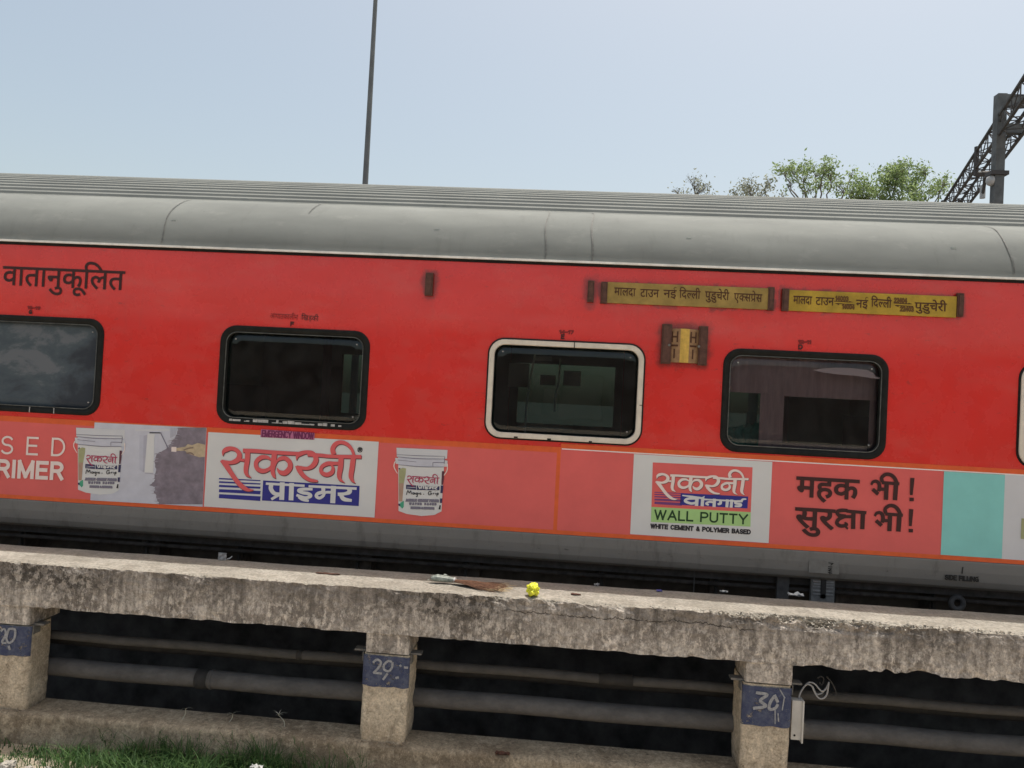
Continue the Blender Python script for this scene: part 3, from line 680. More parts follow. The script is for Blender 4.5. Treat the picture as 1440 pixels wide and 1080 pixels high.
def rrect(cx, cz, w_, h_, r, n=7):
    out = []
    for (sx, sz, a0) in ((1, 1, 0), (-1, 1, 90), (-1, -1, 180), (1, -1, 270)):
        for i in range(n+1):
            a = R_(a0+90*i/n); out.append((cx+sx*(w_/2-r)+r*math.cos(a), cz+sz*(h_/2-r)+r*math.sin(a)))
    return out
def ring(mb, cx, cz, loops, m):
    rows = []
    for ins, r, y in loops:
        L = rrect(cx, cz, WW-2*ins, WZ1-WZ0-2*ins, r); rows.append([(x, y, z) for x, z in L+L[:1]])
    mb.grid(rows, m)
def window(cx, style):
    cz = (WZ0+WZ1)/2
    mb = MB()
    ring(mb, cx, cz, [(0.0, 0.13, 0.004), (0.004, 0.126, -0.010), (0.016, 0.115, -0.012), (0.050, 0.09, -0.010), (0.058, 0.085, 0.040)], 'black')
    wn = mb.build('window', coach, True)
    if style != 'cream': wn['label'] = 'dark coach window in a black rubber seal'
    else: wn['label'] = 'dark coach window in a cream painted frame'
    if style == 'cream':
        f = MB(); ring(f, cx, cz, [(0.014, 0.118, -0.011), (0.017, 0.115, -0.019), (0.052, 0.085, -0.019), (0.056, 0.082, 0.0)], 'cream')
        f.build('frame', wn)
        for dx, zz, w2, h2 in ((-0.36, WZ0+0.022, 0.03, 0.012), (-0.10, WZ0+0.02, 0.03, 0.014), (0.22, WZ0+0.02, 0.025, 0.01), (0.06, WZ1-0.036, 0.006, 0.045), (0.598, 2.62, 0.03, 0.005)):
            d = MB(); d.box(cx+dx-w2/2, cx+dx+w2/2, -0.0205, -0.015, zz-h2/2, zz+h2/2, 'black'); d.build('frame_joint', wn)
    else:
        f = MB(); ring(f, cx, cz, [(0.052, 0.09, -0.0112), (0.056, 0.087, -0.0125), (0.059, 0.084, -0.0100)], 'trim')
        if style == 'worn':
            rnd = random.Random(3); x = cx-0.50
            while x < cx+0.42:
                l = rnd.uniform(0.01, 0.07); hh = rnd.uniform(0.006, 0.026)
                f.box(x, x+l, -0.0135, -0.009, WZ0+0.026, WZ0+0.026+hh, 'seal_dirt'); x += l+rnd.choice([0.002, 0.004, 0.03])
        if style == 'fog':
            for dx in (0.02, 0.23): f.box(cx+dx, cx+dx+0.006, -0.016, -0.009, WZ0+0.004, WZ0+0.05, 'seal_dirt')
        f.build('trim', wn)
    for sx, sz in ((-1, 1), (1, 1), (1, -1)):
        rv = MB(); X, Z = cx+sx*0.50, cz+sz*0.29
        rv.tube([(X, 0.032, Z), (X, 0.019, Z)], 0.006, 'seal_dirt', 8)
        rv.build('rivet', wn)
    p = MB(); L = rrect(cx, cz, WW-0.10, WZ1-WZ0-0.10, 0.085)
    gm = {'fog': 'glassf'}.get(style, 'glass')
    loops = []
    for ins, r_, y_ in ((0.050, 0.085, 0.042), (0.060, 0.080, 0.0345), (0.072, 0.074, 0.0300), (0.090, 0.066, 0.0275), (0.120, 0.055, 0.0265)):
        q_ = rrect(cx, cz, WW-2*ins, WZ1-WZ0-2*ins, r_); loops.append([(x, y_, z) for x, z in q_+q_[:1]])
    p.grid(loops, gm); p.face([(x, 0.0265, z) for x, z in rrect(cx, cz, WW-0.24, WZ1-WZ0-0.24, 0.055)], gm)
    pn = p.build('pane', wn, True)
    if abs(cx-1.790) < 0.01:                     # pale lens-shaped sheet that paints a sky reflection on the glass
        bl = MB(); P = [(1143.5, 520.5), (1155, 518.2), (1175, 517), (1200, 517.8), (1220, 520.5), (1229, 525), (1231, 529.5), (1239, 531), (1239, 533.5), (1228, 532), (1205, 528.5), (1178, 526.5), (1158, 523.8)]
        bl.face([at(x, y, 0.0245) for x, y in P][::-1], 'sky_sheen'); bl.build('painted_reflection', wn)
    if style == 'fog': pn['label'] = 'misted pane with peeling film'
MT['sky_sheen'] = mat('painted sky sheen', (0.165, 0.135, 0.145), 0.3, 0.5)
MT['trim'] = mat('worn dark trim', (0.08, 0.085, 0.08), 0.45, var=0.5, vscale=18)
for c, st in zip(WINS, ('dark', 'dark', 'fog', 'worn', 'cream', 'dark', 'cream', 'dark', 'dark')): window(c, st)

def interior():
    for c in WINS:
        far = MB(); far.face([(c-0.6, 3.19, 2.32), (c-0.6, 3.19, 3.08), (c+0.6, 3.19, 3.08), (c+0.6, 3.19, 2.32)], 'glassd')
        far.build('far_pane', coach)
    mids = [(a+b)/2 for a, b in zip(WINS[:-1], WINS[1:])]
    for x in mids+[1.05]:
        if x == 1.05: continue
        mb = MB(); mb.box(x-0.02, x+0.02, 0.07, 2.0, ZB+0.01, 3.95, 'inwall')
        mb.build('partition', coach)
    for x in mids:
        for s in (-1, 1):
            b = MB(); b.box(min(x+s*0.03, x+s*0.62), max(x+s*0.03, x+s*0.62), 0.10, 1.95, 1.95, 2.07, 'berth'); b.box(min(x+s*0.03, x+s*0.10), max(x+s*0.03, x+s*0.10), 0.10, 1.95, 2.07, 2.62, 'berth')
            b.build('berth', coach)
    for c in WINS[1:7]:
        t = MB(); t.box(c-0.55, c+0.1, 2.7, 3.15, 2.27, 2.30, 'table'); t.build('table', coach)
        t = MB(); t.box(c-0.25, c+0.25, 0.10, 0.50, 2.20, 2.23, 'table'); t.build('table', coach)
    for c in WINS[3:6]:
        for s in (-1, 1):
            n = 14; k = MB()
            k.grid([[(c+s*0.63+0.05*i/n*s-0.0, 2.6+0.5*i/n, z) for i in range(n)] for z in (2.2, 3.3)], 'curtain')
            k.build('curtain', coach)
    cv = MB(); Yc = 0.13
    def cpan(x0, x1, z0, z1, n=16):
        cv.grid([[(x0+(x1-x0)*i/n, Yc+0.012*math.sin(i*1.9), z) for i in range(n+1)] for z in (z0, z1)], 'curtain')
    w4 = WINS[5]; xa_, xb_, xc_, xd_ = at(1068, 590, Yc).x, at(1101, 590, Yc).x, at(1222, 590, Yc).x, w4+0.66
    zt_c = at(1160, 560, Yc).z; zl_c = at(1045, 552, Yc).z; zb_c = at(1160, 622, Yc).z
    cpan(w4-0.66, xb_, zl_c, 3.12); cpan(xb_, xd_, zt_c, 3.12, 22); cpan(xa_, xb_, 2.2, zl_c, 6); cpan(xc_, xd_, 2.2, zt_c, 5); cpan(xb_, xc_, 2.2, zb_c-0.02, 14)
    cu = cv.build('window_curtain', coach, True); cu['label'] = 'mauve curtain drawn behind the fourth window'
    # things seen in the bays: two hanging pale cords, notices on the far partition, folded green cloth
    c = MB()
    xa = at(745, 560, 1.2).x
    c.tube([(xa+0.03, 1.2, 3.05), (xa+0.0, 1.2, 2.85), (xa-0.03, 1.2, 2.55), (xa-0.03, 1.2, 2.2)], 0.010, 'box', 6)
    c.build('hanging_cord', coach); c = MB()
    xb = at(782, 560, 1.2).x
    c.tube([(xb+0.02, 1.2, 3.02), (xb+0.02, 1.2, 2.82), (xb-0.01, 1.2, 2.66), (xb-0.01, 1.2, 2.52)], 0.010, 'box', 6)
    c.build('hanging_cord', coach)
    for (x0, y0, x1, y1) in ((716, 510, 743, 545), (760, 527, 781, 542), (793, 521, 816, 543), (752, 500, 776, 508)):
        q = MB(); a = at(x0, y0, 2.5); d = at(x1, y1, 2.5); q.box(a.x, d.x, 2.5, 2.512, d.z, a.z, 'notice')
        q.build('notice', coach)
    gcl = MB(); rnd = random.Random(5)
    for i in range(5):
        px = 1030+i*9; X = at(px, 600, 0.4).x
        gcl.tube([(X, 0.4+0.01*i, 2.26), (X+0.02, 0.4, 2.36), (X-0.03+0.02*i, 0.41, 2.46), (X+0.04, 0.4, 2.53-0.02*abs(i-3))], [0.05, 0.06, 0.045, 0.02], 'green2', 8)
    gcl.build('folded_blanket', coach, True)
MT['notice'] = mat('faded paper notice', (0.80, 0.80, 0.78), 0.8)
interior()

def underframe():
    s = MB(); s.box(CX0+0.5, CX1-0.5, 0.17, 0.30, 1.285, 1.355, 'under2'); s.build('sole_bar', coach)
    s = MB(); s.box(CX0+0.5, CX1-0.5, 0.42, 0.55, 1.10, 1.27, 'under'); s.box(CX0+1, CX1-1, 0.9, 2.4, 0.85, 1.33, 'under'); s.build('underframe', coach)
    s = MB(); s.tube([(CX0+0.6, 0.14, 1.255), (CX1-0.6, 0.14, 1.255)], 0.016, 'under3', 8); s.build('brake_pipe', coach)
    rnd = random.Random(31)
    for k in range(9):
        x = -4.4+k*0.93+rnd.uniform(-0.2, 0.2); m = MB(); w_ = rnd.uniform(0.03, 0.22)
        m.box(x, x+w_, 0.22, 0.40, 1.08, 1.29, 'under3'); m.box(x+w_*0.3, x+w_*0.3+0.02, 0.19, 0.22, 1.12, 1.27, 'under'); m.build('equipment_case', coach)
    s = MB(); X = at(1100, 828, 0.12).x; s.box(X-0.045, X+0.045, 0.10, 0.13, 1.05, 1.36, 'under2'); s.build('hanger_bracket', coach)
    s = MB(); X0, X1 = at(1141, 830, 0.06).x, at(1174, 830, 0.06).x
    s.box(X0, X1, 0.065, 0.10, 1.05, 1.36, 'stepm')
    xm = (X0+X1)/2
    for z in (1.345, 1.325, 1.305, 1.275, 1.25): s.box(X0+0.012, xm-0.02, 0.056, 0.066, z-0.006, z+0.004, 'stepl'); s.box(xm+0.02, X1-0.012, 0.056, 0.066, z-0.006, z+0.004, 'stepl')
    s.box(xm-0.018, xm+0.018, 0.050, 0.064, 1.22, 1.36, 'under'); s.tube([(xm, 0.06, 1.235), (xm, 0.05, 1.235)], 0.018, 'under', 8)
    s.build('step_bracket', coach)
    s = MB(); c = at(1346, 848, 0.10); pts = [(c.x+0.045*math.cos(t*math.pi/8), 0.10, c.z+0.045*math.sin(t*math.pi/8)) for t in range(17)]
    s.tube(pts, 0.020, 'under2', 8, False); s.build('pipe_end', coach, True)
    s = MB(); X = at(976, 820, 0.1).x; s.tube([(X, 0.1, 1.36), (X, 0.1, 1.1)], 0.004, 'under2', 6); s.build('drain_wire', coach)
MT['stepm'] = mat('dusty step plate', (0.17, 0.165, 0.16), 0.7, var=0.25, vscale=30)
MT['stepl'] = mat('step ribs', (0.25, 0.245, 0.24), 0.6, var=0.25, vscale=30)
underframe()

# brackets that hold the boards
def bracket(x0, y0, x1, y1, dep=0.040):
    a = at(x0, y0); b = at(x1, y1); mb = MB()
    mb.box(a.x, b.x, -dep, -0.002, b.z, a.z, 'rust')
    mb.box(a.x+0.010, b.x-0.010, -dep-0.006, -dep+0.001, b.z+0.012, a.z-0.012, 'rust')
    mb.build('board_bracket', coach)
bracket(600, 384.5, 608.5, 416.5); bracket(827, 395.5, 834.5, 425.5)
bracket(845.5, 397, 853, 427.5, 0.034); bracket(1079.5, 404.5, 1086.5, 437, 0.034)
bracket(1099.5, 406.5, 1107, 438, 0.034); bracket(1344, 413, 1351.5, 446, 0.034)
bracket(931, 456, 942, 512, 0.035); bracket(983, 459, 992.5, 514.5, 0.035)

# ---------------------------------------------------- the advert band on the coach side
Y1, Y2, Y3 = -0.0025, -0.005, -0.0075
def X(px, py=690): return at(px, py, 0).x
band = MB()
def vrect(mb, xa, xb, za, zb, y, m): mb.face([(xa, y, za), (xb, y, za), (xb, y, zb), (xa, y, zb)], m)
vrect(band, CX0, X(780.5), ZB+0.032, ZA-0.040, Y1, 'coral'); vrect(band, X(786), X(1412), ZB+0.032, ZA-0.012, Y1, 'coral')
vrect(band, X(1412), 4.6, ZB+0.032, ZA-0.012, Y1, 'lav'); vrect(band, 4.6, CX1, ZB+0.032, ZA-0.012, Y1, 'coral')
vrect(band, CX0, CX1, ZB, ZB+0.032, Y1, 'orange'); vrect(band, CX0, X(786), ZA-0.040, ZA+0.004, Y1, 'orange'); vrect(band, X(786), CX1, ZA-0.004, ZA+0.032, Y1, 'orange')
vrect(band, X(780.5), X(786), ZB+0.032, ZA-0.040, Y1, 'orange')
vrect(band, X(787), CX1, ZA-0.012, ZA-0.004, Y1-0.0004, 'pedge')
advert = band.build('advert_band', coach)
pan = MB()
zt_, zb_ = ZA-0.046, ZB+0.030
vrect(pan, X(288.5), X(529), zb_+0.008, zt_+0.012, Y2, 'pwhite'); pan.build('white_panel', advert); pan = MB(); vrect(pan, X(889), X(1084), zb_+0.008, ZA-0.016, Y2, 'pwhite'); pan.build('white_panel', advert); pan = MB()
vrect(pan, X(1326), X(1412), zb_+0.004, ZA-0.014, Y2, 'teal'); pan.build('teal_panel', advert); pan = MB()
vrect(pan, X(1437.5), X(1460), zb_+0.16, ZA-0.33, Y2-0.0005, 'olive')
pan.build('olive_patch', advert)
# printed photograph of a roller painting a wall
ph = MB()
quad_px(ph, [(133, 594), (290.5, 602), (285, 712.5), (127, 703.5)], 'lav2', Y2)
rnd = random.Random(11)
rag = [(249.5, 601.3), (248.5, 611), (243, 619), (238, 626), (231, 633), (222, 638), (217.5, 647), (218.5, 657), (218, 667), (217, 676), (211, 682), (218, 685.5), (217, 692), (221, 701), (224, 709.2)]
sm = spline(rag, 5); sm = [(x+rnd.uniform(-1.1, 1.1), y) for x, y in sm]
for (a, b) in zip(sm[:-1], sm[1:]):
    ph.face([at(a[0], a[1], Y2-0.0006), at(290-(a[1]-602)*0.048, a[1], Y2-0.0006), at(290-(b[1]-602)*0.048, b[1], Y2-0.0006), at(b[0], b[1], Y2-0.0006)], 'mauve')
for k in range(26):                             # dry brush hairs along the wet paint edge
    u_ = rnd.random(); q_ = sm[int(u_*(len(sm)-1))]
    ribbon(ph, [(q_[0]-rnd.uniform(1.5, 6), q_[1]+rnd.uniform(-0.6, 1.2), 0.15), (q_[0]+2, q_[1], 0.9), (q_[0]+5, q_[1]+0.3, 0.3)], 1, pxmap(0, 0, 1, Y2-0.0009), 'mauvel' if k % 3 else 'mauve')
for k in range(9): quad_px(ph, [(239+k*1.2, 601+k*0.05), (240.2+k*1.2, 601+k*0.05), (240.2+k*0.9, 616-k*0.5), (239+k*0.9, 616-k*0.5)], 'greyl' if k % 2 else 'lavs', Y2-0.00085)
quad_px(ph, [(196, 612), (203, 612), (201, 664), (196, 660)], 'lavs', Y2-0.0008); quad_px(ph, [(190, 604), (238, 603), (238, 606), (190, 606)], 'lav', Y2-0.0008)
quad_px(ph, [(202, 613), (208, 611), (205, 664), (201, 664)], 'greyl', Y2-0.0009)
quad_px(ph, [(207.5, 609.5), (217.5, 610), (215.5, 665), (203, 664.5)], 'pwhite', Y2-0.0012)
quad_px(ph, [(203.2, 664.5), (215.5, 665), (214.5, 667), (204, 666)], 'greyl', Y2-0.0012)
ribbon(ph, [(211, 608.5), (226, 608.8)], 1.6, pxmap(0, 0, 1, Y2-0.0014), 'ink', False)
ribbon(ph, [(226, 608.8), (236, 630)], 1.3, pxmap(0, 0, 1, Y2-0.0014), 'inkline', False)
quad_px(ph, [(241, 628.5), (248, 628.5), (248, 635.5), (241, 635)], 'pnk', Y2-0.0014)
quad_px(ph, [(248, 630), (262, 628), (263, 634), (248, 634)], 'hand', Y2-0.0013)
hp = [(258, 631), (264, 624.5), (270, 626), (278, 623), (283, 624), (289, 625.5), (288, 642.5), (280, 643), (271, 640), (263, 637)]
ph.face([at(x, y, Y2-0.0016) for x, y in hp][::-1], 'hand')
ribbon(ph, [(258, 633, 1.5), (265, 630.5, 2.2), (272, 629.5, 1.5)], 2, pxmap(0, 0, 1, Y2-0.0018), 'handd')
ribbon(ph, [(262, 637.5, 1.5), (268, 637, 2.4), (273, 640, 1.2)], 2, pxmap(0, 0, 1, Y2-0.0018), 'handd')
ph.build('printed_photo', advert)

# the brush lettered trade mark, as strokes in the pixels of an enlarged view
LOGO = [
 [(158,372,6),(172,300,58),(225,262,80),(300,246,66),(385,272,66),(438,340,80),(425,420,88),(365,466,78),(290,486,60),(215,478,56),(135,452,34)],
 [(120,458,20),(205,520,86),(300,660,80),(390,790,78),(475,880,80),(555,935,62),(630,952,36),(682,945,5)],
 [(420,438,34),(525,445,50)],
 [(578,280,84),(572,440,84),(548,600,78),(562,680,62),(602,718,34),(640,740,5)],
 [(498,282,66),(720,290,64),(1000,312,64),(1405,335,60),(1480,338,50)],
 [(1030,335,88),(1012,500,92),(1000,620,72),(1018,700,60),(1052,752,6)],
 [(975,440,30),(905,396,56),(800,402,74),(722,480,70),(738,582,76),(830,628,74),(935,596,58),(1000,520,40)],
 [(1040,540,24),(1075,462,34),(1130,418,62),(1212,412,70),(1288,482,80),(1288,580,88),(1205,660,86),(1118,642,62),(1072,572,8)],
 [(1402,448,6),(1420,372,58),(1470,335,74),(1580,308,60),(1680,332,70),(1732,430,86),(1685,530,84),(1590,582,58),(1470,572,56),(1408,546,30)],
 [(1385,545,16),(1452,620,80),(1525,712,72),(1615,772,60),(1700,792,48),(1764,798,30)],
 [(1588,350,60),(1800,362,60),(2000,380,58),(2498,388,62)],
 [(2155,395,88),(2146,550,88),(2124,690,80),(2140,770,54),(2218,826,5)],
 [(2140,500,50),(2030,500,62),(1918,504,70),(1826,562,62),(1826,650,66),(1912,690,72),(2000,650,72),(2018,572,50),(1985,528,24)],
 [(2362,400,84),(2342,560,86),(2322,710,80),(2346,785,52),(2398,836,5)],
 [(2034,345,82),(2012,255,78),(2066,170,74),(2160,142,64),(2262,180,62),(2334,262,54),(2372,360,46)],
]
def draw_logo(mb, tf, col, shadow=None, off=(9, 15), Y=Y3):
    if shadow:
        for st in LOGO: rib_scaled(mb, st, tf, off, shadow, Y)
    for st in LOGO: rib_scaled(mb, st, tf, (0, 0), col, Y-0.0016)
def rib_scaled(mb, st, tf, off, m, Y):
    ribbon(mb, st, 1, pxmap(0, 0, 1, Y, lambda x, y: tf(x+off[0], y+off[1])), m)
PRA = [  # the word under it
 [[(140,136,30),(600,162,30)], [(680,170,30),(1258,198,32)]],
 [[(192,150,54),(190,205,54),(238,262,48),(335,268,36)]], [[(332,150,62),(326,312,62)]], [[(300,272,34),(208,326,34)]],
 [[(450,158,60),(444,318,60)]],
 [[(716,207,30),(600,206,40),(540,222,44),(590,250,42),(660,262,42),(690,292,46),(625,314,36),(512,280,34)], [(540,300,40),(590,335,40),(668,354,30)]],
 [[(850,185,52),(846,238,46),(780,262,42),(764,295,42),(802,318,38),(848,292,38),(878,248,34),(955,246,34)]], [[(980,196,64),(972,352,64)]],
 [[(1178,200,56),(1184,240,56),(1125,264,40),(1035,270,42)], [(1075,278,50),(1110,330,52),(1212,350,34)]],
]
lg = MB()
tf1 = lambda x, y: (300+x/12.0, 610+y/12.0)
def bluebars(mb, tf, m, Y):
    for (y0, y1, y2, y3) in ((745, 768, 782, 800), (800, 828, 836, 858), (862, 898, 894, 928), (935, 985, 964, 1022), (1018, 1085, 1056, 1135)):
        mb.face([at(*tf(98, y0), Y), at(*tf(92, y1), Y), at(*tf(790, y3), Y), at(*tf(800, y2), Y)], m)
bluebars(lg, tf1, 'blue', Y3+0.001)
tfp = lambda x, y: (360+x/9.0, 665+y/9.0)
lg.face([at(*tfp(x, y), Y3+0.001) for x, y in ((90, 95), (75, 350), (1300, 420), (1312, 165))], 'blue')
for grp in PRA:
    for st in grp: ribbon(lg, st, 1, pxmap(0, 0, 1, Y3, tfp), 'pwhite', len(st) > 2)
draw_logo(lg, tf1, 'logo', 'logodark')
cx_, cy_ = 506.2, 632.5
ribbon(lg, [(cx_+3.4*math.cos(t*math.pi/8), cy_+3.4*math.sin(t*math.pi/8)) for t in range(17)], 0.7, pxmap(0, 0, 1, Y3), 'ink')
latin(lg, 'R', (504.7, 634.6), (508.0, 634.7), 4.0, 0.2, 'ink', Y3)
lg.build('trade_mark', advert)

# second trade mark block
l2 = MB()
c5 = lambda x, y: (910+x/9.0, 640+y/9.0)
l2.face([at(*c5(x, y), Y3+0.0012) for x, y in ((72, 92), (55, 655), (1312, 722), (1335, 155))], 'coral')
l2.face([at(*c5(x, y), Y3+0.0012) for x, y in ((55, 655), (48, 845), (1308, 905), (1312, 722))], 'lgreen')
tf2 = lambda x, y: c5(105+(x-120)*0.4958, 335+(y-455)*0.45)
bluebars(l2, tf2, 'purple', Y3+0.0006)
l2.face([at(*c5(x, y), Y3+0.0006) for x, y in ((425, 480), (415, 630), (1270, 675), (1280, 525))], 'blue')
VAL = [[(445,510,14),(560,525,24),(690,545,26)], [(640,548,30),(520,552,32),(482,582,34),(560,612,32),(632,596,28)], [(632,545,44),(626,622,44)],
 [(704,552,40),(698,628,40)], [(660,532,14),(690,540,16),(728,522,10)], [(720,560,20),(1200,586,20)], [(852,572,40),(848,638,40)],
 [(848,600,24),(790,592,26),(748,612,28),(780,632,22)], [(930,578,36),(926,612,36),(892,622,24)], [(1016,580,38),(1010,642,38)], [(1070,582,38),(1064,646,38)],
 [(1196,584,28),(1122,588,28),(1122,612,26),(1184,622,30),(1176,645,28),(1108,646,22)], [(1190,590,36),(1212,560,26),(1256,556,16)]]
for st in VAL: ribbon(l2, st, 1, pxmap(0, 0, 1, Y3, c5), 'pwhite', len(st) > 2)
draw_logo(l2, tf2, 'pnk', 'logodark', (10, 16))
latin(l2, 'WALL PUTTY', c5(98, 806), c5(1262, 868), 12.0, 0.20, 'dgreen', Y3)
latin(l2, 'WHITE CEMENT & POLYMER BASED', c5(48, 920), c5(1304, 997), 5.2, 0.22, 'ink', Y3, 0.30)
l2.build('putty_trade_mark', advert)

# wording
wd = MB()
latin(wd, 'SED', (2.0, 637.0), (89.5, 640.6), 23.0, 0.13, 'pnk', Y3, 0.85)
latin(wd, 'BA', (-64, 633.0), (-22, 635.5), 23.0, 0.13, 'pnk', Y3, 0.85)
wd.build('lettering', advert); wd = MB(); latin(wd, 'RIMER', (-3.0, 669.0), (86.5, 673.0), 21.0, 0.25, 'pnk', Y3, 0.32)
latin(wd, 'P', (-25, 668.5), (-10, 669.0), 21.0, 0.25, 'pnk', Y3, 0.32)
wd.build('lettering', advert); wd = MB()
def c4(x, y): return (1110+x/7.579, 660+y/7.579)
deva(wd, 'महक', c4(75, 84), c4(748, 122), 26.5, 'text', Y3, 0.022)
wd.build('lettering', advert); wd = MB()
deva(wd, 'सुर', c4(62, 412), c4(488, 438), 26.5, 'text', Y3, 0.022)
BHI = [[(874,166,22),(892,136,32),(928,128,36),(955,152,40),(962,195,42),(952,235,36)], [(888,212,40),(948,266,40)], [(940,212,34),(1030,214,34)], [(1038,136,48),(1030,326,46)], [(985,142,34),(1174,156,34)], [(1138,150,50),(1126,330,48)], [(992,136,40),(986,88,38),(1032,54,38),(1086,62,40),(1124,98,42),(1146,146,42)]]
for ddx, ddy in ((0, 0), (37, 334)):
    bh = MB()
    for st in BHI: ribbon(bh, [(a_+ddx, b_+ddy, c_) for a_, b_, c_ in st], 1, pxmap(0, 0, 1, Y3, c4), 'text', len(st) > 2, False)
    bh.build('lettering', advert)
for st in ([(622,440,36),(560,438,40),(512,452,40),(530,490,40),(600,500,40)], [(600,500,34),(530,530,40),(508,575,40),(550,605,38),(612,590,34),(590,565,16)], [(590,600,30),(618,628,20)], [(580,505,34),(680,505,34)]):
    ribbon(wd, st, 1, pxmap(0, 0, 1, Y3, c4), 'text', len(st) > 2)
for st in ([(610,446,34),(822,464,34)], [(684,455,46),(680,636,46)], [(786,462,46),(778,638,46)], [(1312,92,46),(1300,275,30)], [(1305,303,46),(1304,340,46)], [(1300,425,46),(1290,605,30)], [(1296,636,46),(1295,672,46)]):
    ribbon(wd, st, 1, pxmap(0, 0, 1, Y3, c4), 'text', False, False)
wd.build('lettering', advert)

# printed paint buckets
def bucket(name, tf):
    mb = MB(); ln = lambda p, w_, m, y=Y2-0.0030: ribbon(mb, p, w_, pxmap(0, 0, 1, y, tf), m)
    P = lambda pts, m, y: mb.face([at(*tf(a, b), y) for a, b in pts][::-1], m)
    P([(140, 205), (752, 228), (712, 930), (620, 978), (450, 992), (255, 965), (145, 925)], 'pwhite', Y2-0.0010)
    P([(140, 205), (752, 228), (742, 345), (140, 318)], 'lav2', Y2-0.0014)
    P([(118, 90), (792, 120), (785, 236), (122, 212)], 'lav', Y2-0.0016)
    P([(100, 225), (140, 225), (140, 305), (108, 300)], 'lav', Y2-0.0016); P([(752, 255), (792, 262), (788, 340), (748, 340)], 'lav', Y2-0.0016)
    for pts in ([(120, 180, 5), (400, 196, 8), (760, 204, 6)], [(125, 210, 6), (400, 235, 9), (750, 240, 6)], [(135, 252, 6), (380, 278, 5)], [(140, 315, 6), (450, 342, 9), (745, 345, 6)], [(600, 285, 8), (745, 288, 8)], [(598, 285, 7), (598, 335, 7)], [(755, 215, 9), (748, 300, 9)]): ln(pts, 1, 'inkline')
    ln([(100, 270, 12), (85, 340, 12), (130, 430, 10)], 1, 'pnk'); ln([(790, 300, 12), (785, 390, 12), (745, 455, 10)], 1, 'pnk')
    P([(150, 380), (200, 355), (245, 365), (240, 430), (215, 560), (148, 560)], 'olive', Y2-0.0020); P([(148, 560), (215, 560), (195, 800), (150, 800)], 'tan', Y2-0.0020)
    P([(170, 815), (215, 790), (215, 870), (195, 895), (160, 860)], 'green', Y2-0.0022); ln([(155, 360, 26), (160, 375, 20)], 1, 'navy'); ln([(152, 830, 24), (158, 860, 20)], 1, 'navy')
    ln([(735, 400, 34), (728, 500, 30), (720, 580, 20)], 1, 'logodark'); ln([(720, 590, 34), (712, 690, 30)], 1, 'navy'); ln([(708, 760, 32), (705, 820, 26)], 1, 'navy'); ln([(695, 850, 18), (685, 905, 26)], 1, 'ink')
    P([(245, 578), (378, 588), (378, 648), (243, 636)], 'navy', Y2-0.0026); ln([(255, 600, 7), (370, 622, 7)], 1, 'inkline'); ln([(255, 622, 6), (370, 612, 6)], 1, 'lav2')
    P([(388, 588), (686, 600), (684, 652), (386, 648)], 'navy', Y2-0.0026)
    for st in PRA_S: ln(st, 1, 'pwhite', Y2-0.0034)
    draw_logo(mb, lambda x, y: tf(255+(x-120)*0.1814, 503+(y-455)*0.19), 'crimson', None, Y=Y2-0.0020)
    for st in MAGIC: ln(st, 11, 'ink', Y2-0.0034)
    a = tf(245, 795); b = tf(672, 805); latin(mb, 'ACRYLIC CEMENT PRIMER', a, b, 2.6, 0.11, 'inkline', Y2-0.0034, 0.3)
    a = tf(290, 838); b = tf(640, 845); latin(mb, 'WATER BASED', a, b, 1.9, 0.09, 'inkline', Y2-0.0034, 0.9)
    a = tf(310, 892); b = tf(612, 900); latin(mb, 'INTERIOR & EXTERIOR', a, b, 1.9, 0.11, 'inkline', Y2-0.0034, 0.3)
    mb.build(name, advert)
_k = lambda p: [(400+(a-140)*0.238, 592+(b-136)*0.215, c*0.26) for a, b, c in p]
PRA_S = [_k(st) for grp in PRA for st in grp]
MAGIC = [[(250,712),(268,655),(285,690),(305,660),(315,705)], [(355,690),(335,685),(335,705),(355,700),(358,685),(362,706)], [(395,688),(375,690),(378,705),(395,702),(396,690),(390,735),(375,730)], [(412,688),(412,706)], [(412,672),(413,675)], [(445,690),(428,690),(430,706),(448,703)], [(470,703),(482,704)],
 [(580,672),(555,665),(538,690),(548,712),(578,704),(576,690),(560,690)], [(600,688),(602,708)], [(602,695),(618,688)], [(632,690),(634,708)], [(632,672),(633,675)], [(650,690),(652,735)], [(650,695),(668,690),(668,708),(652,706)]]
bucket('paint_bucket_print', lambda x, y: (545+x/9.39, 620+y/9.39))
bucket('paint_bucket_print', lambda x, y: (107.0+(x-118)/9.39*0.957, 601.3+(y-90)/9.39*0.982))
st = MB(); quad_px(st, [(367, 603.6), (442.5, 608.8), (442, 618.6), (366.2, 614.8)], 'sticker', Y3)
latin(st, 'EMERGENCY WINDOW', (368.6, 613.6), (440.4, 617.4), 8.2, 0.17, 'stickertext', Y3-0.0015, 0.16)
st.build('emergency_sticker', coach)

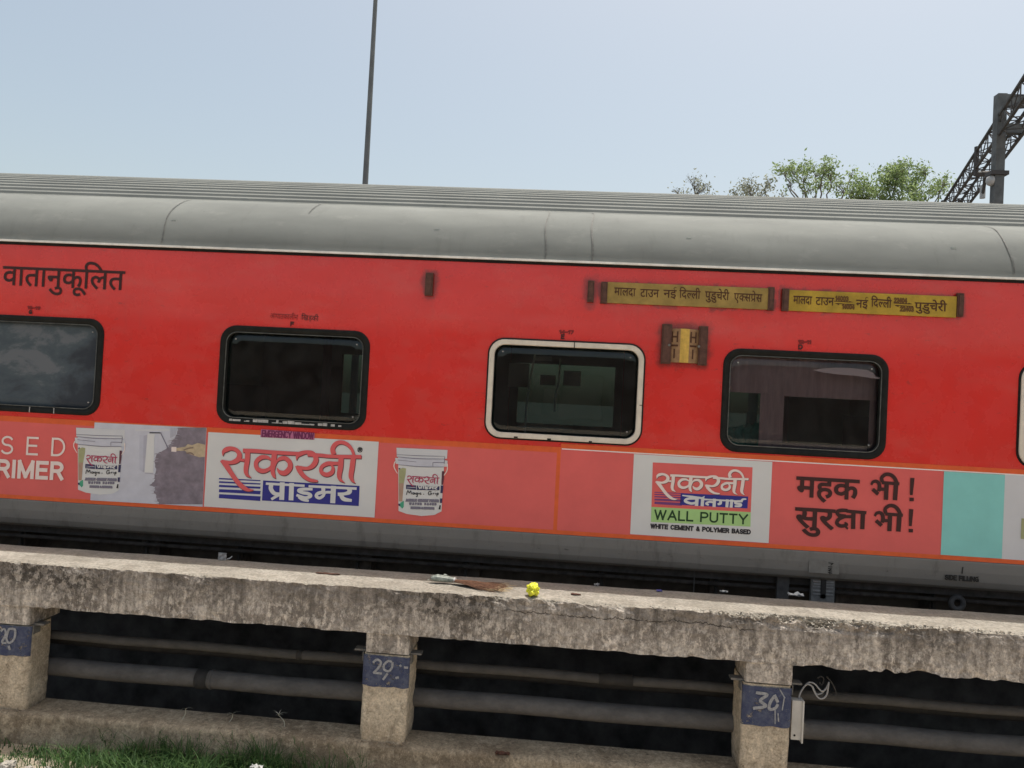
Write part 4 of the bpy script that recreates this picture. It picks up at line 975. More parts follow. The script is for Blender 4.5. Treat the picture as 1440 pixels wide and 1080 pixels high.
# stencilled and painted wording on the body
tx = MB()
deva(tx, 'वातानुकूिलत', (4.2, 374.8), (175.7, 382.2), 25.5, 'text', -0.003, 0.010)
tx.build('body_lettering', coach)
sm_ = MB()
latin(sm_, '18-19', (39, 434.3), (56, 435.2), 3.4, 0.16, 'faint', -0.003); sm_.build('seat_number', coach); sm_ = MB(); latin(sm_, 'G', (41, 440.8), (44.4, 441), 4.2, 0.2, 'text', -0.003)
sm_.build('seat_number', coach); sm_ = MB(); deva(sm_, 'आपातकालीन', (380, 440.8), (419, 443.2), 6.6, 'faint', -0.003); deva(sm_, 'िखड़की', (424, 443.4), (448, 444.8), 6.6, 'text', -0.003)
sm_.build('seat_number', coach); sm_ = MB(); latin(sm_, 'F', (409, 458), (412.6, 458.2), 5, 0.2, 'text', -0.003)
sm_.build('seat_number', coach); sm_ = MB(); latin(sm_, '14-17', (787, 468.5), (806, 469.5), 4.0, 0.16, 'faint', -0.003); sm_.build('seat_number', coach); sm_ = MB(); latin(sm_, 'E', (789.5, 476), (793, 476.2), 5.2, 0.2, 'text', -0.003)
sm_.build('seat_number', coach); sm_ = MB(); latin(sm_, '12-11', (1123, 482.6), (1140, 483.4), 4.0, 0.16, 'faint', -0.003); sm_.build('seat_number', coach); sm_ = MB(); latin(sm_, 'D', (1123.4, 490.6), (1128, 490.8), 5.4, 0.2, 'text', -0.003)
sm_.build('seat_number', coach)
sk = MB()
latin(sk, 'SIDE FILLING', (1329.5, 814.5), (1375.5, 817.8), 5.6, 0.17, 'skirttext', -0.0075, 0.28)
sk.build('stencil', coach); sk = MB(); ribbon(sk, [(1354, 798), (1353, 806)], 1.6, pxmap(0, 0, 1, -0.0075), 'skirttext', False); sk.build('stencil_mark', coach); sk = MB()
for i, st in enumerate(([(1165.5,791.5),(1171.5,792.5)], [(1171.5,792.5),(1168.5,794.5)], [(1165,797),(1170,797.4)], [(1165,799.5),(1169.5,800)], [(1169.5,800),(1165.2,802.4)], [(1165,802.4),(1169.6,803)], [(1164.8,805),(1169.8,806)], [(1167,804),(1167,807)])):
    ribbon(sk, st, 1.2, pxmap(0, 0, 1, -0.0105), 'skirttext', False)
sk.build('stencil', coach)
MT['hatch'] = mat('paler hatch panel', (0.165, 0.165, 0.158), 0.55, var=0.15, vscale=25)
hp_ = MB(); a = at(1137.5, 784); b = at(1179, 807.5); hp_.box(a.x, b.x, -0.009, -0.003, b.z, a.z-0.012, 'hatch')
hp_.build('hatch_panel', coach)

# ------------------------------------------------------------------ destination boards (they slide into brackets)
def board(label, xl, xr, y_top_l, y_bot_l, m, draw):
    a = at(xl, y_top_l, -0.03); b = at(xl, y_bot_l, -0.03); c = at(xr, y_top_l+(xr-xl)*0.04, -0.03)
    mb = MB(); mb.box(a.x, c.x, -0.026, -0.010, b.z, a.z, m)
    o = mb.build('destination_board', None, False, (a.x, -0.018, b.z)); tag(o, label, 'destination board', 'yellow destination boards on the coach')
    draw(o, -0.0272)
def W(o, fn, *a, **k):
    m = MB(); fn(m, *a, **k); m.build('lettering', o)
LL = ['िद', ('ल', 0.70), 'ली']
def b1(l, Y):
    c = lambda x, y: (840+x/5.54, 390+y/5.54); kw = dict(hpx=10.5, m='boardtext', Y=Y, bold=0.012)
    W(l, deva, 'मालदा', c(133, 80), c(300, 88), **kw); W(l, deva, 'टाउन', c(336, 92), c(482, 98), **kw); W(l, deva, 'नई', c(516, 98), c(618, 102), **kw)
    W(l, deva, LL, c(640, 100), c(804, 110), **kw); W(l, deva, 'पुडुचेरी', c(840, 110), c(1028, 120), **kw)
    W(l, deva, ['ए', ('क', 0.80), 'स', ('पे', [(0.06, 0.02, 0.36, 0.22, 0.07)]), 'स'], c(1066, 124), c(1285, 134), **kw)
board('dusty olive yellow name board lettered without numbers, left of the brighter yellow board', 850.5, 1081, 396.2, 425.6, 'boarda', b1)
def b2(l, Y):
    c = lambda x, y: (1095+x/5.434, 400+y/5.434); kw = dict(hpx=10.5, m='boardtext', Y=Y, bold=0.016)
    W(l, deva, 'मालदा', c(113, 88), c(256, 94), **kw); W(l, deva, 'टाउन', c(284, 98), c(424, 104), **kw); W(l, deva, 'नई', c(592, 118), c(684, 122), **kw)
    W(l, deva, LL, c(708, 110), c(864, 122), **kw); W(l, deva, 'पुडुचेरी', c(1040, 138), c(1286, 148), **kw)
    for t, p, q in (('14003', (436, 122), (530, 126)), ('14004', (488, 184), (576, 188)), ('22404', (884, 136), (978, 140)), ('22403', (930, 202), (1028, 206))):
        W(l, latin, t, c(*p), c(*q), 5.8, 0.10, 'boardnum', Y, 0.26)
    for x0, x1, y in ((428, 572, 128), (882, 1026, 142)):
        f = pxmap(1095, 400, 5.434, Y); ar = MB()
        ribbon(ar, [(x0, y), (x1-30, y+7)], 6, f, 'boardtext', False); ar.face([c3 for c3 in (f(x1-34, y-2, 0.0004), f(x1-34, y+9, 0.0004), f(x1, y+9, 0.0004))], 'boardtext')
        ar.build('arrow', l); ar = MB()
        ribbon(ar, [(x0+30, y+19), (x1, y+26)], 6, f, 'boardtext', False); ar.face([f(x0+34, y+30, 0.0004), f(x0+34, y+15, 0.0004), f(x0, y+16, 0.0004)], 'boardtext'); ar.build('arrow', l)
board('brighter yellow name board with train numbers and arrows between the place names', 1104.5, 1346, 407.3, 436.4, 'boardb', b2)
def plaque():
    c = lambda x, y, Y: at(915+x/12.0, 440+y/12.0, Y)
    L0, L1 = c(305, 255, -0.012), c(285, 815, -0.012); R0, R1 = c(830, 300, -0.012), c(792, 872, -0.012)
    xl = (L0.x+L1.x)/2; xr = (R0.x+R1.x)/2; zt = (L0.z+R0.z)/2; zb = (L1.z+R1.z)/2; xm = (xl+xr)/2; yr = -0.062
    mb = MB()
    def col(t): return xl+(xr-xl)*t, -0.012+(yr+0.012)*(1-abs(2*t-1))
    T = [0, 0.37, 0.5, 0.66, 1.0]
    for (a, b, m) in ((0, 1, 'plaque'), (1, 2, 'plaquey'), (2, 3, 'plaquey'), (3, 4, 'plaque')):
        (xa, ya), (xb, yb) = col(T[a]), col(T[b])
        mb.face([(xa, ya, zb), (xb, yb, zb), (xb, yb, zt), (xa, ya, zt)], m)
    for z in (zt, zb): mb.face([(xl, -0.012, z), (xm, yr, z), (xr, -0.012, z)], 'plaque')
    mb.face([(xl, -0.012, zb), (xr, -0.012, zb), (xr, -0.012, zt), (xl, -0.012, zt)], 'rust')
    o = mb.build('coach_number_board', None, False, ((xl+xr)/2, -0.02, zb)); tag(o, 'small folded brown plaque with a yellow ridge, fixed between two cream and black windows', 'number board')
    o['label'] = 'small folded brown plaque with a bright yellow ridge, below the yellow boards'
    l = MB()
    for t0, t1 in ((0.06, 0.33), (0.66, 0.94)):
        def to3(u, v, lift, t0=t0, t1=t1):
            x, y = col(t0+(t1-t0)*u); return Vector((x, y-0.002-lift, zb+(zt-zb)*v))
        for st, w_ in (([(0.2, 0.60), (0.2, 0.92)], 0.17), ([(0.8, 0.60), (0.8, 0.92)], 0.17), ([(0.2, 0.76), (0.8, 0.76)], 0.05), ([(0.1, 0.50), (0.9, 0.50)], 0.055), ([(0.5, 0.12), (0.5, 0.40)], 0.17)):
            ribbon(l, st, w_, to3, 'boardtext', False, False)
    l.build('lettering', o)
    for x in (xl+0.004, xr-0.004):
        k = MB(); k.tube([(x, -0.03, (zt+zb)/2), (x, -0.045, (zt+zb)/2)], 0.010, 'steelplate', 8); k.build('bolt', o)
plaque()

# ------------------------------------------------------------------ the concrete inspection platform
plat = thing('concrete_platform', 'long weathered concrete platform on short numbered pillars beside the train', 'platform', (0, -0.5, 0))
def fb(x, y, z): return noise.noise(Vector((x, y, z)))
def slab():
    x0, x1 = -6.2, 6.2; n = 760
    YF, YB, ZT, ZL = -0.712, -0.20, 1.255, 0.94
    prof = []                                    # (y, z, edge weight top, edge weight bottom)
    for i in range(9): prof.append((YB+(YF+0.075-YB)*i/8, ZT, 0, 0))
    for i in range(1, 9): prof.append((YF+0.075-0.075*i/8, ZT, i/8, 0))
    for i in range(1, 8): prof.append((YF, ZT-0.085*i/7, 1-i/7, 0))
    for i in range(1, 15): prof.append((YF, ZT-0.085-(ZT-0.085-ZL)*i/14, 0, max(0, (i-9)/5)))
    for i in range(1, 6): prof.append((YF+0.09*i/5, ZL, 0, 1-i/5))
    prof.append((YB, ZL, 0, 0)); prof.append((YB, ZT, 0, 0))
    rows = []
    for k, (y, z, wt, wb) in enumerate(prof):
        r = []
        for i in range(n+1):
            x = x0+(x1-x0)*i/n; Y, Z = y, z
            if -0.71 < y or k < 40:
                big = math.exp(-((x-1.75)/0.5)**2)*0.045 + math.exp(-((x+0.3)/0.5)**2)*0.012 + 0.012
                nz = 0.5+0.9*fb(x*9, y*14+5, z*14) + 0.55*fb(x*27, y*30, z*30+2) + 0.35*fb(x*60, y*60, z*60)
                c = max(0, nz)*big*wt*1.25
                Y += c*0.9; Z -= c*0.9
                frontness = 1.0 if (y <= YF+1e-6) else 0.25
                Y -= frontness*(0.007*fb(x*1.3, 0, z*3)+0.005*fb(x*7, 0, z*9)+0.0045*fb(x*24, 3, z*24)+0.003*fb(x*55, 3, z*55))
                cb = max(0, 0.3+fb(x*6, 9, 0)+0.6*fb(x*19, 9, z*19))*wb*(0.010+0.022*math.exp(-((x-2.3)/0.5)**2))
                Y += cb*0.7; Z += cb
                if z == ZT: Z += 0.004*fb(x*3, y*3, 0)+0.0025*fb(x*30, y*30, 0)*(1 if y < -0.4 else 0.4)
                if z == ZL: Z += 0.006*fb(x*2.3, 4, 0)
            r.append((x, Y, Z))
        rows.append(r)
    mb = MB(); mb.grid(rows[:17], 'deck', False); mb.grid(rows[16:], 'slab', False)
    mb.build('deck_slab', plat)
    rnd = random.Random(21); pb = MB()           # loose aggregate along the broken edge
    for i in range(620):
        x = rnd.gauss(1.75, 0.5) if i < 420 else rnd.uniform(-4, 3.4)
        if not -4.2 < x < 3.5: continue
        t = rnd.random(); s = rnd.uniform(0.006, 0.016) if i < 420 else rnd.uniform(0.004, 0.010)
        y = -0.715+0.06*rnd.random()**1.3; z = 1.256-(0.075*rnd.random()*math.exp(-((x-1.75)/0.5)**2) if y < -0.675 and i < 420 else 0.004)
        c = Vector((x, y+0.3*(1.256-z), z)); a = [c+Vector((rnd.uniform(-1, 1), rnd.uniform(-1, 1), rnd.uniform(-0.6, 0.9)))*s for _ in range(5)]
        for q in ((0, 1, 2), (0, 2, 3), (0, 3, 1), (1, 2, 4), (2, 3, 4), (3, 1, 4)): pb.face([a[j] for j in q], 'chip')
    o = pb.build('loose_aggregate', plat); o['kind'] = 'stuff'
slab()
def column(mb, x0, x1, y0, y1, z0, z1, r, m, amp=0.006, flare=0.0, seed=0, nz=26):
    per = []
    hw, hd = (x1-x0)/2, (y1-y0)/2; cx, cy = (x0+x1)/2, (y0+y1)/2
    for (sx, sy, a0) in ((-1, -1, 180), (1, -1, 270), (1, 1, 0), (-1, 1, 90)):
        for i in range(4):
            a = R_(a0+90*i/3); per.append((sx*(hw-r)+r*math.cos(a), sy*(hd-r)+r*math.sin(a)))
        nx = {(-1, -1): (1, -1), (1, -1): (1, 1), (1, 1): (-1, 1), (-1, 1): (-1, -1)}[(sx, sy)]
        lx, ly = per[-1]; ex, ey = ((nx[0]*(hw-r), ly) if sx != nx[0] else (lx, nx[1]*(hd-r)))
        for i in range(1, 14): per.append((lx+(ex-lx)*i/14, ly+(ey-ly)*i/14))
    rows = []
    for k in range(nz+1):
        z = z0+(z1-z0)*k/nz; f = 1+flare*max(0, 1-(z-z0)/0.12)**2; row = []
        for (dx, dy) in per:
            d = amp*(fb((cx+dx)*5+seed, dy*5, z*4)+0.6*fb((cx+dx)*19+seed, dy*19, z*19)+0.3*fb((cx+dx)*50, dy*50, z*50))
            l = math.hypot(dx, dy); row.append((cx+dx*f+dx/l*d, cy+dy*f+dy/l*d, z))
        row.append(row[0]); rows.append(row)
    mb.grid(rows, m); mb.face(rows[-1][:-1], m)
    return per
NUM = {
 '28': [[(1,888),(6,884,2.2),(8,892),(3,903),(9,904)], [(14,884),(21,886),(20,898),(13,904),(9,898),(12,886),(15,884)], [(12,908),(14,914)]],
 '29': [[(524.5,932),(530,927.5),(535.5,931),(533,938),(525,946.5)], [(525,946),(537,947)], [(551,931),(546,929.5),(540,935),(540,941),(546,944),(551,939),(552,931)], [(545,947),(538.5,956)], [(556,953.5),(561,952.5)], [(562,935),(564,937.5)], [(568,938.5),(574,939)]],
 '30': [[(1063,974),(1079,977),(1069,985),(1077,993),(1059,996)], [(1089,979),(1083,988),(1082,997),(1090,996),(1094,990)], [(1089,977),(1094,988)], [(1090,996),(1090,1018)], [(1094,1003),(1095,1015)], [(1103,980),(1100,999)], [(1097,970),(1104,982)]],
}
def pillar(x0, x1, num, zb0, zb1, seed, yb=-0.39):
    mb = MB(); column(mb, x0, x1, -0.690, yb, 0.17, 0.795, 0.028, 'pillar', 0.006, -0.06, seed); p = mb.build('pillar', plat, True)
    p['label'] = 'concrete pillar painted with the number %s' % num
    cb = MB(); column(cb, x0+0.012, x1-0.004, -0.700, -0.36, 0.806, 0.955, 0.014, 'slab', 0.007, 0, seed+9, 12); cb.build('corbel', p)
    st = MB(); st.box(x0-0.075, x1+0.075, -0.655, -0.585, 0.7965, 0.8085, 'steelplate'); st.box(x0-0.012, x0-0.006, -0.672, -0.60, 0.735, 0.7965, 'steelplate'); st.box(x1+0.006, x1+0.012, -0.672, -0.60, 0.735, 0.7965, 'steelplate')
    st.build('bearing_plate', p)
    bd = MB(); n = 16; rows = []
    for k in range(n+1):
        z = zb0+(zb1-zb0)*k/n; row = []
        for i in range(n+9):
            u_ = i/(n+8); x = x0+0.0005+(x1-x0-0.001)*(0.5-0.5*math.cos(math.pi*u_)); e_ = max(0.0, 0.028-min(x-x0, x1-x)); cv_ = 0.028-math.sqrt(max(0, 0.028**2-e_**2))
            zz = z + (0.012*fb(x*14, 1, seed) if k == 0 else 0) - (0.008*abs(fb(x*20, 2, seed)) if k == n else 0)
            row.append((x+(0.004 if u_ > 0.9 else (-0.004 if u_ < 0.1 else 0)), -0.6965-0.0015*fb(x*8, z*8, 0)+cv_, zz))
        rows.append(row)
    bd.grid(rows, 'navyband'); bd.build('paint_band', p)
    nm = MB(); f = pxmap(0, 0, 1, -0.7002)
    for i, stt in enumerate(NUM.get(num, [])):
        thin = num == '30' and i >= 3
        ribbon(nm, stt, 1.7 if thin else (4.2 if num == '30' else 3.2), f, 'chalk', len(stt) > 2, False)
    if nm.v: nm.build('painted_number', p)
P_ = lambda x, y: at(x, y, -0.69).x
pillar(-4.16, -3.785, '28', 0.578, 0.795, 1, -0.45); pillar(-1.332, -1.008, '29', 0.572, 0.788, 2); pillar(1.268, 1.588, '30', 0.520, 0.782, 3); pillar(3.87, 4.19, '31', 0.57, 0.79, 4); pillar(-6.5, -6.2, '27', 0.57, 0.79, 5)
def plinth():
    mb = MB(); n = 420; x0, x1 = -6.4, 6.4; rows = []
    prof = [(-0.46, 0.192), (-0.55, 0.192), (-0.64, 0.190), (-0.690, 0.188), (-0.712, 0.176), (-0.716, 0.15), (-0.718, 0.11), (-0.722, 0.07), (-0.728, 0.03), (-0.735, -0.03), (-0.74, -0.1)]
    for y, z in prof:
        r = []
        for i in range(n+1):
            x = x0+(x1-x0)*i/n; d = 0.010*fb(x*1.6, 0, z*5)+0.006*fb(x*9, 2, z*14)+0.004*fb(x*30, 2, z*30)
            step = 0.02 if x < -3.86 else 0.0
            r.append((x, y-d*(1 if y < -0.68 else 0.2)-(step if y < -0.66 else 0), z+0.004*fb(x*2, y*8, 0)))
        rows.append(r)
    mb.grid(rows, 'plinth'); mb.build('plinth', plat, True)
    rb = MB(); rnd = random.Random(4)            # crumbled mortar at the feet of the pillars
    for cx, num in ((-1.17, 40), (1.43, 30), (-3.96, 34)):
        for i in range(num):
            s = rnd.uniform(0.004, 0.013); c = Vector((cx+rnd.uniform(-0.18, 0.18), -0.70-rnd.uniform(-0.004, 0.012), 0.19-rnd.random()**2*0.03))
            a = [c+Vector((rnd.uniform(-1, 1), rnd.uniform(-1, 1), rnd.uniform(-0.8, 0.8)))*s for _ in range(5)]
            for q in ((0, 1, 2), (0, 2, 3), (0, 3, 1), (1, 2, 4), (2, 3, 4), (3, 1, 4)): rb.face([a[j] for j in q], 'plinth')
    o = rb.build('crumbled_mortar', plat); o['kind'] = 'stuff'
plinth()

# ------------------------------------------------------------------ pipes behind the pillars
def pipe(label, y, z, r, joints, pale):
    t = thing('water_pipe', label, 'pipe', (0, y, z), 'grey pipes behind the platform pillars')
    mb = MB(); N = 40; mb.tube([(-6.6+13.2*i/N, y, z+0.004*math.sin(i*1.7)) for i in range(N+1)], r, pale, 16); mb.build('tube', t, True)
    for px, w_, m in joints:
        c = at(px, 960, y).x; j = MB(); j.tube([(c-w_, y, z), (c+w_, y, z)], r+0.006, m, 16); j.build('collar', t, True)
MT['pipe2'] = mat('darker grey pipe', (0.085, 0.082, 0.078), 0.85, 0.2, var=0.22, vscale=14, bump=0.3, bscale=50, stretch=(0.6, 1, 1))
pipe('thick dusty grey pipe running low behind the platform pillars', -0.40, 0.408, 0.066, ((286, 0.045, 'pipejoint'), (299, 0.008, 'pipe')), 'pipe')
pipe('thin dusty grey pipe running just under the platform slab', -0.40, 0.645, 0.033, ((866, 0.12, 'pipejoint'), (420, 0.02, 'pipejoint')), 'pipe2')
pipe('dark pipe set back between the two paler grey pipes', -0.22, 0.545, 0.035, (), 'pipejoint')

# trunking box and its cables at the third pillar
tb = thing('trunking_box', 'narrow off white cable trunking fixed to the side of pillar 30', 'cable trunking', (1.62, -0.66, 0.42))
a = at(1114.5, 985, -0.66); b = at(1126, 1041, -0.66)
mb = MB(); mb.box(a.x, b.x, -0.66, -0.60, b.z, a.z, 'box'); mb.build('channel', tb)
mb = MB(); mb.box(b.x, b.x+0.010, -0.675, -0.595, b.z-0.015, a.z+0.004, 'box'); mb.build('cover_flange', tb)
mb = MB(); mb.tube([(a.x+0.022, -0.661, b.z+0.03), (a.x+0.022, -0.664, b.z+0.03)], 0.007, 'black', 8)
mb.tube([(b.x+0.012, -0.63, b.z+0.03), (b.x+0.03, -0.63, b.z+0.035), (b.x+0.03, -0.63, b.z+0.10), (b.x+0.012, -0.63, b.z+0.11)], 0.005, 'steelplate', 6); mb.build('screw', tb)
cb = thing('loose_cable', 'tangle of grey cables looping out above the off white trunking', 'cable', (1.75, -0.6, 0.7))
f = lambda x, y, Y=-0.62: at(1100+x/7.71, 920+y/7.71, Y)
for i, pts in enumerate(([(178,490),(195,420),(260,330),(320,345),(345,400),(390,470),(440,480),(485,430),(505,300)], [(180,490),(205,400),(280,310),(350,320),(400,375),(430,400),(470,380),(505,310)], [(330,350),(370,430),(430,420),(470,370)], [(440,480),(480,430),(530,450),(578,430),(570,370),(530,300),(480,240)], [(380,260),(420,240),(450,270),(430,330),(400,300)])):
    mb = MB(); P = spline([tuple(f(x, y, -0.62+0.008*i)) for x, y in pts], 6); mb.tube(P, 0.0055 if i < 3 else 0.005, 'cable' if i < 3 else 'pipejoint', 8); mb.build('strand', cb, True)

# ------------------------------------------------------------------ things lying on the platform
def shade_pt(px, py, z=1.258): return atz(px, py, z)
def broom():
    a = shade_pt(606, 819); b = shade_pt(630, 820); e0 = shade_pt(703, 829)
    t = thing('broom', 'brown twig hand broom with a plastic wrapped handle lying on the platform edge', 'broom', a)
    rnd = random.Random(2)
    ax = (e0-b).normalized(); side = Vector((0, 0, 1)).cross(ax)
    h = MB(); h.tube([a+Vector((0, 0, 0.030)), a+(b-a)*0.35+Vector((0, 0, 0.035)), b+Vector((0, 0, 0.028)), b+ax*0.05+Vector((0, 0, 0.026))], [0.016, 0.026, 0.022, 0.017], 'wrap', 10)
    for i in range(26):
        c = a+(b-a)*rnd.uniform(-0.1, 0.9)+Vector((0, rnd.uniform(-0.02, 0.02), rnd.uniform(0.01, 0.055))); s = 0.024
        q = [c+Vector((rnd.uniform(-1, 1), rnd.uniform(-1, 1), rnd.uniform(-0.7, 0.7)))*s for _ in range(3)]; h.face(q, 'wrap')
    h.build('handle', t)
    s = MB()
    for i in range(260):
        u = rnd.gauss(0, 0.33); L = (e0-b).length*rnd.uniform(0.72, 1.12)
        p0 = b+ax*0.02+side*0.012*u+Vector((0, 0, 0.018+0.012*rnd.random()))
        p1 = b+ax*L*0.55+side*0.075*u+Vector((0, 0, 0.012+0.028*rnd.random()*(1-abs(u))))
        p2 = b+ax*L+side*0.17*u+Vector((0, 0, 0.005+0.015*rnd.random()))
        s.tube([p0, p1, p2], [0.0028, 0.0024, 0.0013], 'straw', 4, False)
        if i % 3 == 0: s.tube([p2, p2+ax*0.05+side*rnd.uniform(-0.01, 0.01)], [0.0014, 0.0008], 'strawtip', 3, False)
    s.build('bristles', t)
    k = MB(); c0 = b+ax*0.045+Vector((0, 0, 0.026))
    k.tube([c0, c0+ax*0.012], 0.020, 'litter', 10); k.build('binding', t)
broom()
def crumple(name, label, cat, c, s, m, seed, squash=0.8, group=None):
    bm = bmesh.new(); bmesh.ops.create_icosphere(bm, subdivisions=5, radius=1.0)
    mb = MB()
    for v in bm.verts:
        n = v.co.copy(); d = 1+0.38*noise.noise(n*1.9+Vector((seed, 0, 0)))-0.40*abs(noise.noise(n*3.4+Vector((0, seed, 0))))-0.30*abs(noise.noise(n*7+Vector((0, seed, 3))))-0.12*abs(noise.noise(n*15+Vector((0, seed, 3))))
        n = n*d*s; n.z *= squash; v.co = n
    zmin = min(v.co.z for v in bm.verts)
    for f_ in bm.faces: mb.face([c+v.co-Vector((0, 0, zmin+0.004)) for v in f_.verts], m)
    bm.free(); o = mb.build(name, None, False, c); tag(o, label, cat, group)
    bm = bmesh.new(); bm.from_mesh(o.data); bmesh.ops.remove_doubles(bm, verts=bm.verts, dist=1e-5); bm.to_mesh(o.data); bm.free()
    o.data.polygons.foreach_set('use_smooth', [True]*len(o.data.polygons))
    return o
crumple('plastic_bag', 'bright yellow crumpled plastic bag on the platform edge beside the broom', 'plastic bag', shade_pt(748, 838.5), 0.052, 'yellow', 3, 0.9)
def scrap(name, label, cat, c, w_, d_, h, m, seed, group=None):
    rnd = random.Random(seed); mb = MB(); n = 7; rows = []
    for j in range(n):
        r = []
        for i in range(n):
            u, v = i/(n-1)-0.5, j/(n-1)-0.5
            z = h*max(0.06, 0.5+0.8*noise.noise(Vector((u*4+seed, v*4, seed)))+0.4*noise.noise(Vector((u*9, v*9+seed, 1)))) 
            r.append(c+Vector((u*w_*(1+0.2*rnd.random()), v*d_*(1+0.2*rnd.random()), z)))
        rows.append(r)
    mb.grid(rows, m); mb.grid([[p-Vector((0, 0, 0.004)) for p in r] for r in rows], m, True)
    o = mb.build(name, None, False, c); tag(o, label, cat, group); return o
def cup():
    c = atz(312, 787.5, 1.258); t = thing('foil_packet', 'grey foil packet standing at the back edge of the platform under the train', 'packet', c)
    mb = MB(); rnd = random.Random(8); rows = []
    for k in range(5):
        z = 0.055*k/4; r = []
        for i in range(13):
            a = 2*math.pi*i/12; q = 0.034*(1+0.12*rnd.uniform(-1, 1)); r.append(c+Vector((q*math.cos(a), 0.012*math.sin(a)*(1+0.3*rnd.uniform(-1, 1)), z)))
        r[-1] = r[0]; rows.append(r)
    mb.grid(rows, 'foil'); mb.build('pouch', t)
    mb = MB(); mb.face([c+Vector(p) for p in ((0.032, 0, 0.004), (0.062, -0.005, 0.012), (0.082, 0, 0.03), (0.078, 0.004, 0.038), (0.06, 0, 0.022), (0.034, 0.006, 0.012))], 'foil'); mb.build('torn_flap', t)
cup()
scrap('paper_wrapper', 'crumpled white wrapper at the back edge of the platform beside the step bracket', 'wrapper', atz(1119, 838.5, 1.258), 0.10, 0.04, 0.030, 'litter', 1)
scrap('paper_wrapper', 'tiny white paper scrap on the platform, left of the larger white wrapper', 'wrapper', atz(1018, 832.5, 1.258), 0.05, 0.02, 0.015, 'litter', 2)
scrap('paper_wrapper', 'small grey paper scrap in the train shadow above the dry leaf', 'wrapper', atz(839, 823.5, 1.258), 0.035, 0.03, 0.022, 'foil', 4)
scrap('plastic_scrap', 'small blue plastic scrap in the train shadow on the platform', 'plastic scrap', atz(927, 831.5, 1.258), 0.036, 0.03, 0.014, 'bluescrap', 6)
scrap('dry_leaf', 'dark dry leaf lying on the sunlit strip of the platform', 'leaf', atz(810, 836, 1.258), 0.062, 0.03, 0.010, 'leafdry', 9)
scrap('dry_leaf', 'dark dry leaf lying on the plinth between pillars 29 and 30', 'leaf', atz(707, 1060, 0.19), 0.09, 0.04, 0.018, 'leafdry', 12)
scrap('dry_twig_litter', 'dark twig bits on the sunlit platform left of the broom', 'twigs', atz(462, 807, 1.258), 0.16, 0.02, 0.008, 'leafdry', 14)
scrap('paper_wrapper', 'bluish white paper in the grass at the foot of the platform', 'wrapper', atz(361, 1081, 0.06), 0.07, 0.04, 0.03, 'litter', 15)

# ------------------------------------------------------------------ grass, weeds, stones
def blade(mb, p, h, lean, az, wd, m, n=5):
    k = mb.slot(m); b = len(mb.v); d = Vector((math.cos(az), math.sin(az), 0)); s = Vector((-d.y, d.x, 0))
    for i in range(n+1):
        t = i/n; c = p+d*(lean*t*t*h)+Vector((0, 0, h*(t-0.35*lean*t*t*t))); w_ = wd*(1-t)**0.7
        mb.v.append(tuple(c+s*w_)); mb.v.append(tuple(c-s*w_))
    for i in range(n): mb.f.append((b+2*i, b+2*i+1, b+2*i+3, b+2*i+2)); mb.mi.append(k)
def grass():
    rnd = random.Random(17); mb = MB()
    def dens(x):
        if x < -3.75: return 0.10
        if x < -3.3: return 0.5
        if x < -1.75: return 1.0
        if x < -1.25: return 0.3
        return 0.03
    for i in range(7000):
        x = rnd.uniform(-4.2, -0.6); 
        if rnd.random() > dens(x): continue
        y = -0.765-abs(rnd.gauss(0, 0.17)); cl = 0.5+0.9*noise.noise(Vector((x*3.4, y*3.4, 1)))
        hh = (0.045+0.17*max(0, cl)**1.4)*rnd.uniform(0.45, 1.45)*(0.55 if x < -3.3 else 1.0)
        if y < -1.05: hh *= 0.9
        blade(mb, Vector((x, y, -0.03)), hh, rnd.uniform(0.1, 1.2), rnd.uniform(0, 6.28), rnd.uniform(0.0022, 0.0052), 'grass')
    for i in range(2500):
        x = rnd.uniform(-9, 6); y = rnd.uniform(-6.5, -1.4)
        if noise.noise(Vector((x*0.8, y*0.8, 5))) < 0.15: continue
        blade(mb, Vector((x, y, 0)), rnd.uniform(0.04, 0.14), rnd.uniform(0.2, 1.2), rnd.uniform(0, 6.28), 0.003, 'grass', 3)
    o = mb.build('grass'); tag(o, 'green grass growing at the foot of the platform', 'grass', kind='stuff')
grass()
def weed(label, px, py, top, seed, y=-0.66, z=0.19, leafy=True):
    rnd = random.Random(seed); p = atz(px, py, z); q = at(top[0], top[1], p.y)
    t = thing('dry_weed', label, 'weed', p, 'weed stalks growing from the plinth')
    mb = MB(); P = spline([tuple(p), tuple(p*0.6+q*0.4+Vector((0.012, 0, 0.01))), tuple(q)], 5); mb.tube(P, [0.004-0.0022*i/(len(P)-1) for i in range(len(P))], 'weed', 5); mb.build('stalk', t)
    mb = MB()
    for i in range(10 if leafy else 3): blade(mb, q, rnd.uniform(0.02, 0.05), 1.6, rnd.uniform(0, 6.28), 0.003, 'weed', 3)
    mb.build('seed_head', t)
weed('pale dry weed with a flat seed head before the dark opening', 400, 1022, (392, 1006), 1)
weed('short grey weed stalk before the dark opening, left of the others', 256, 1012, (261, 998), 2, leafy=False)
weed('curled dry weed stalk between the short stalk and the flat seed head', 322, 1016, (327, 1005), 3, leafy=False)
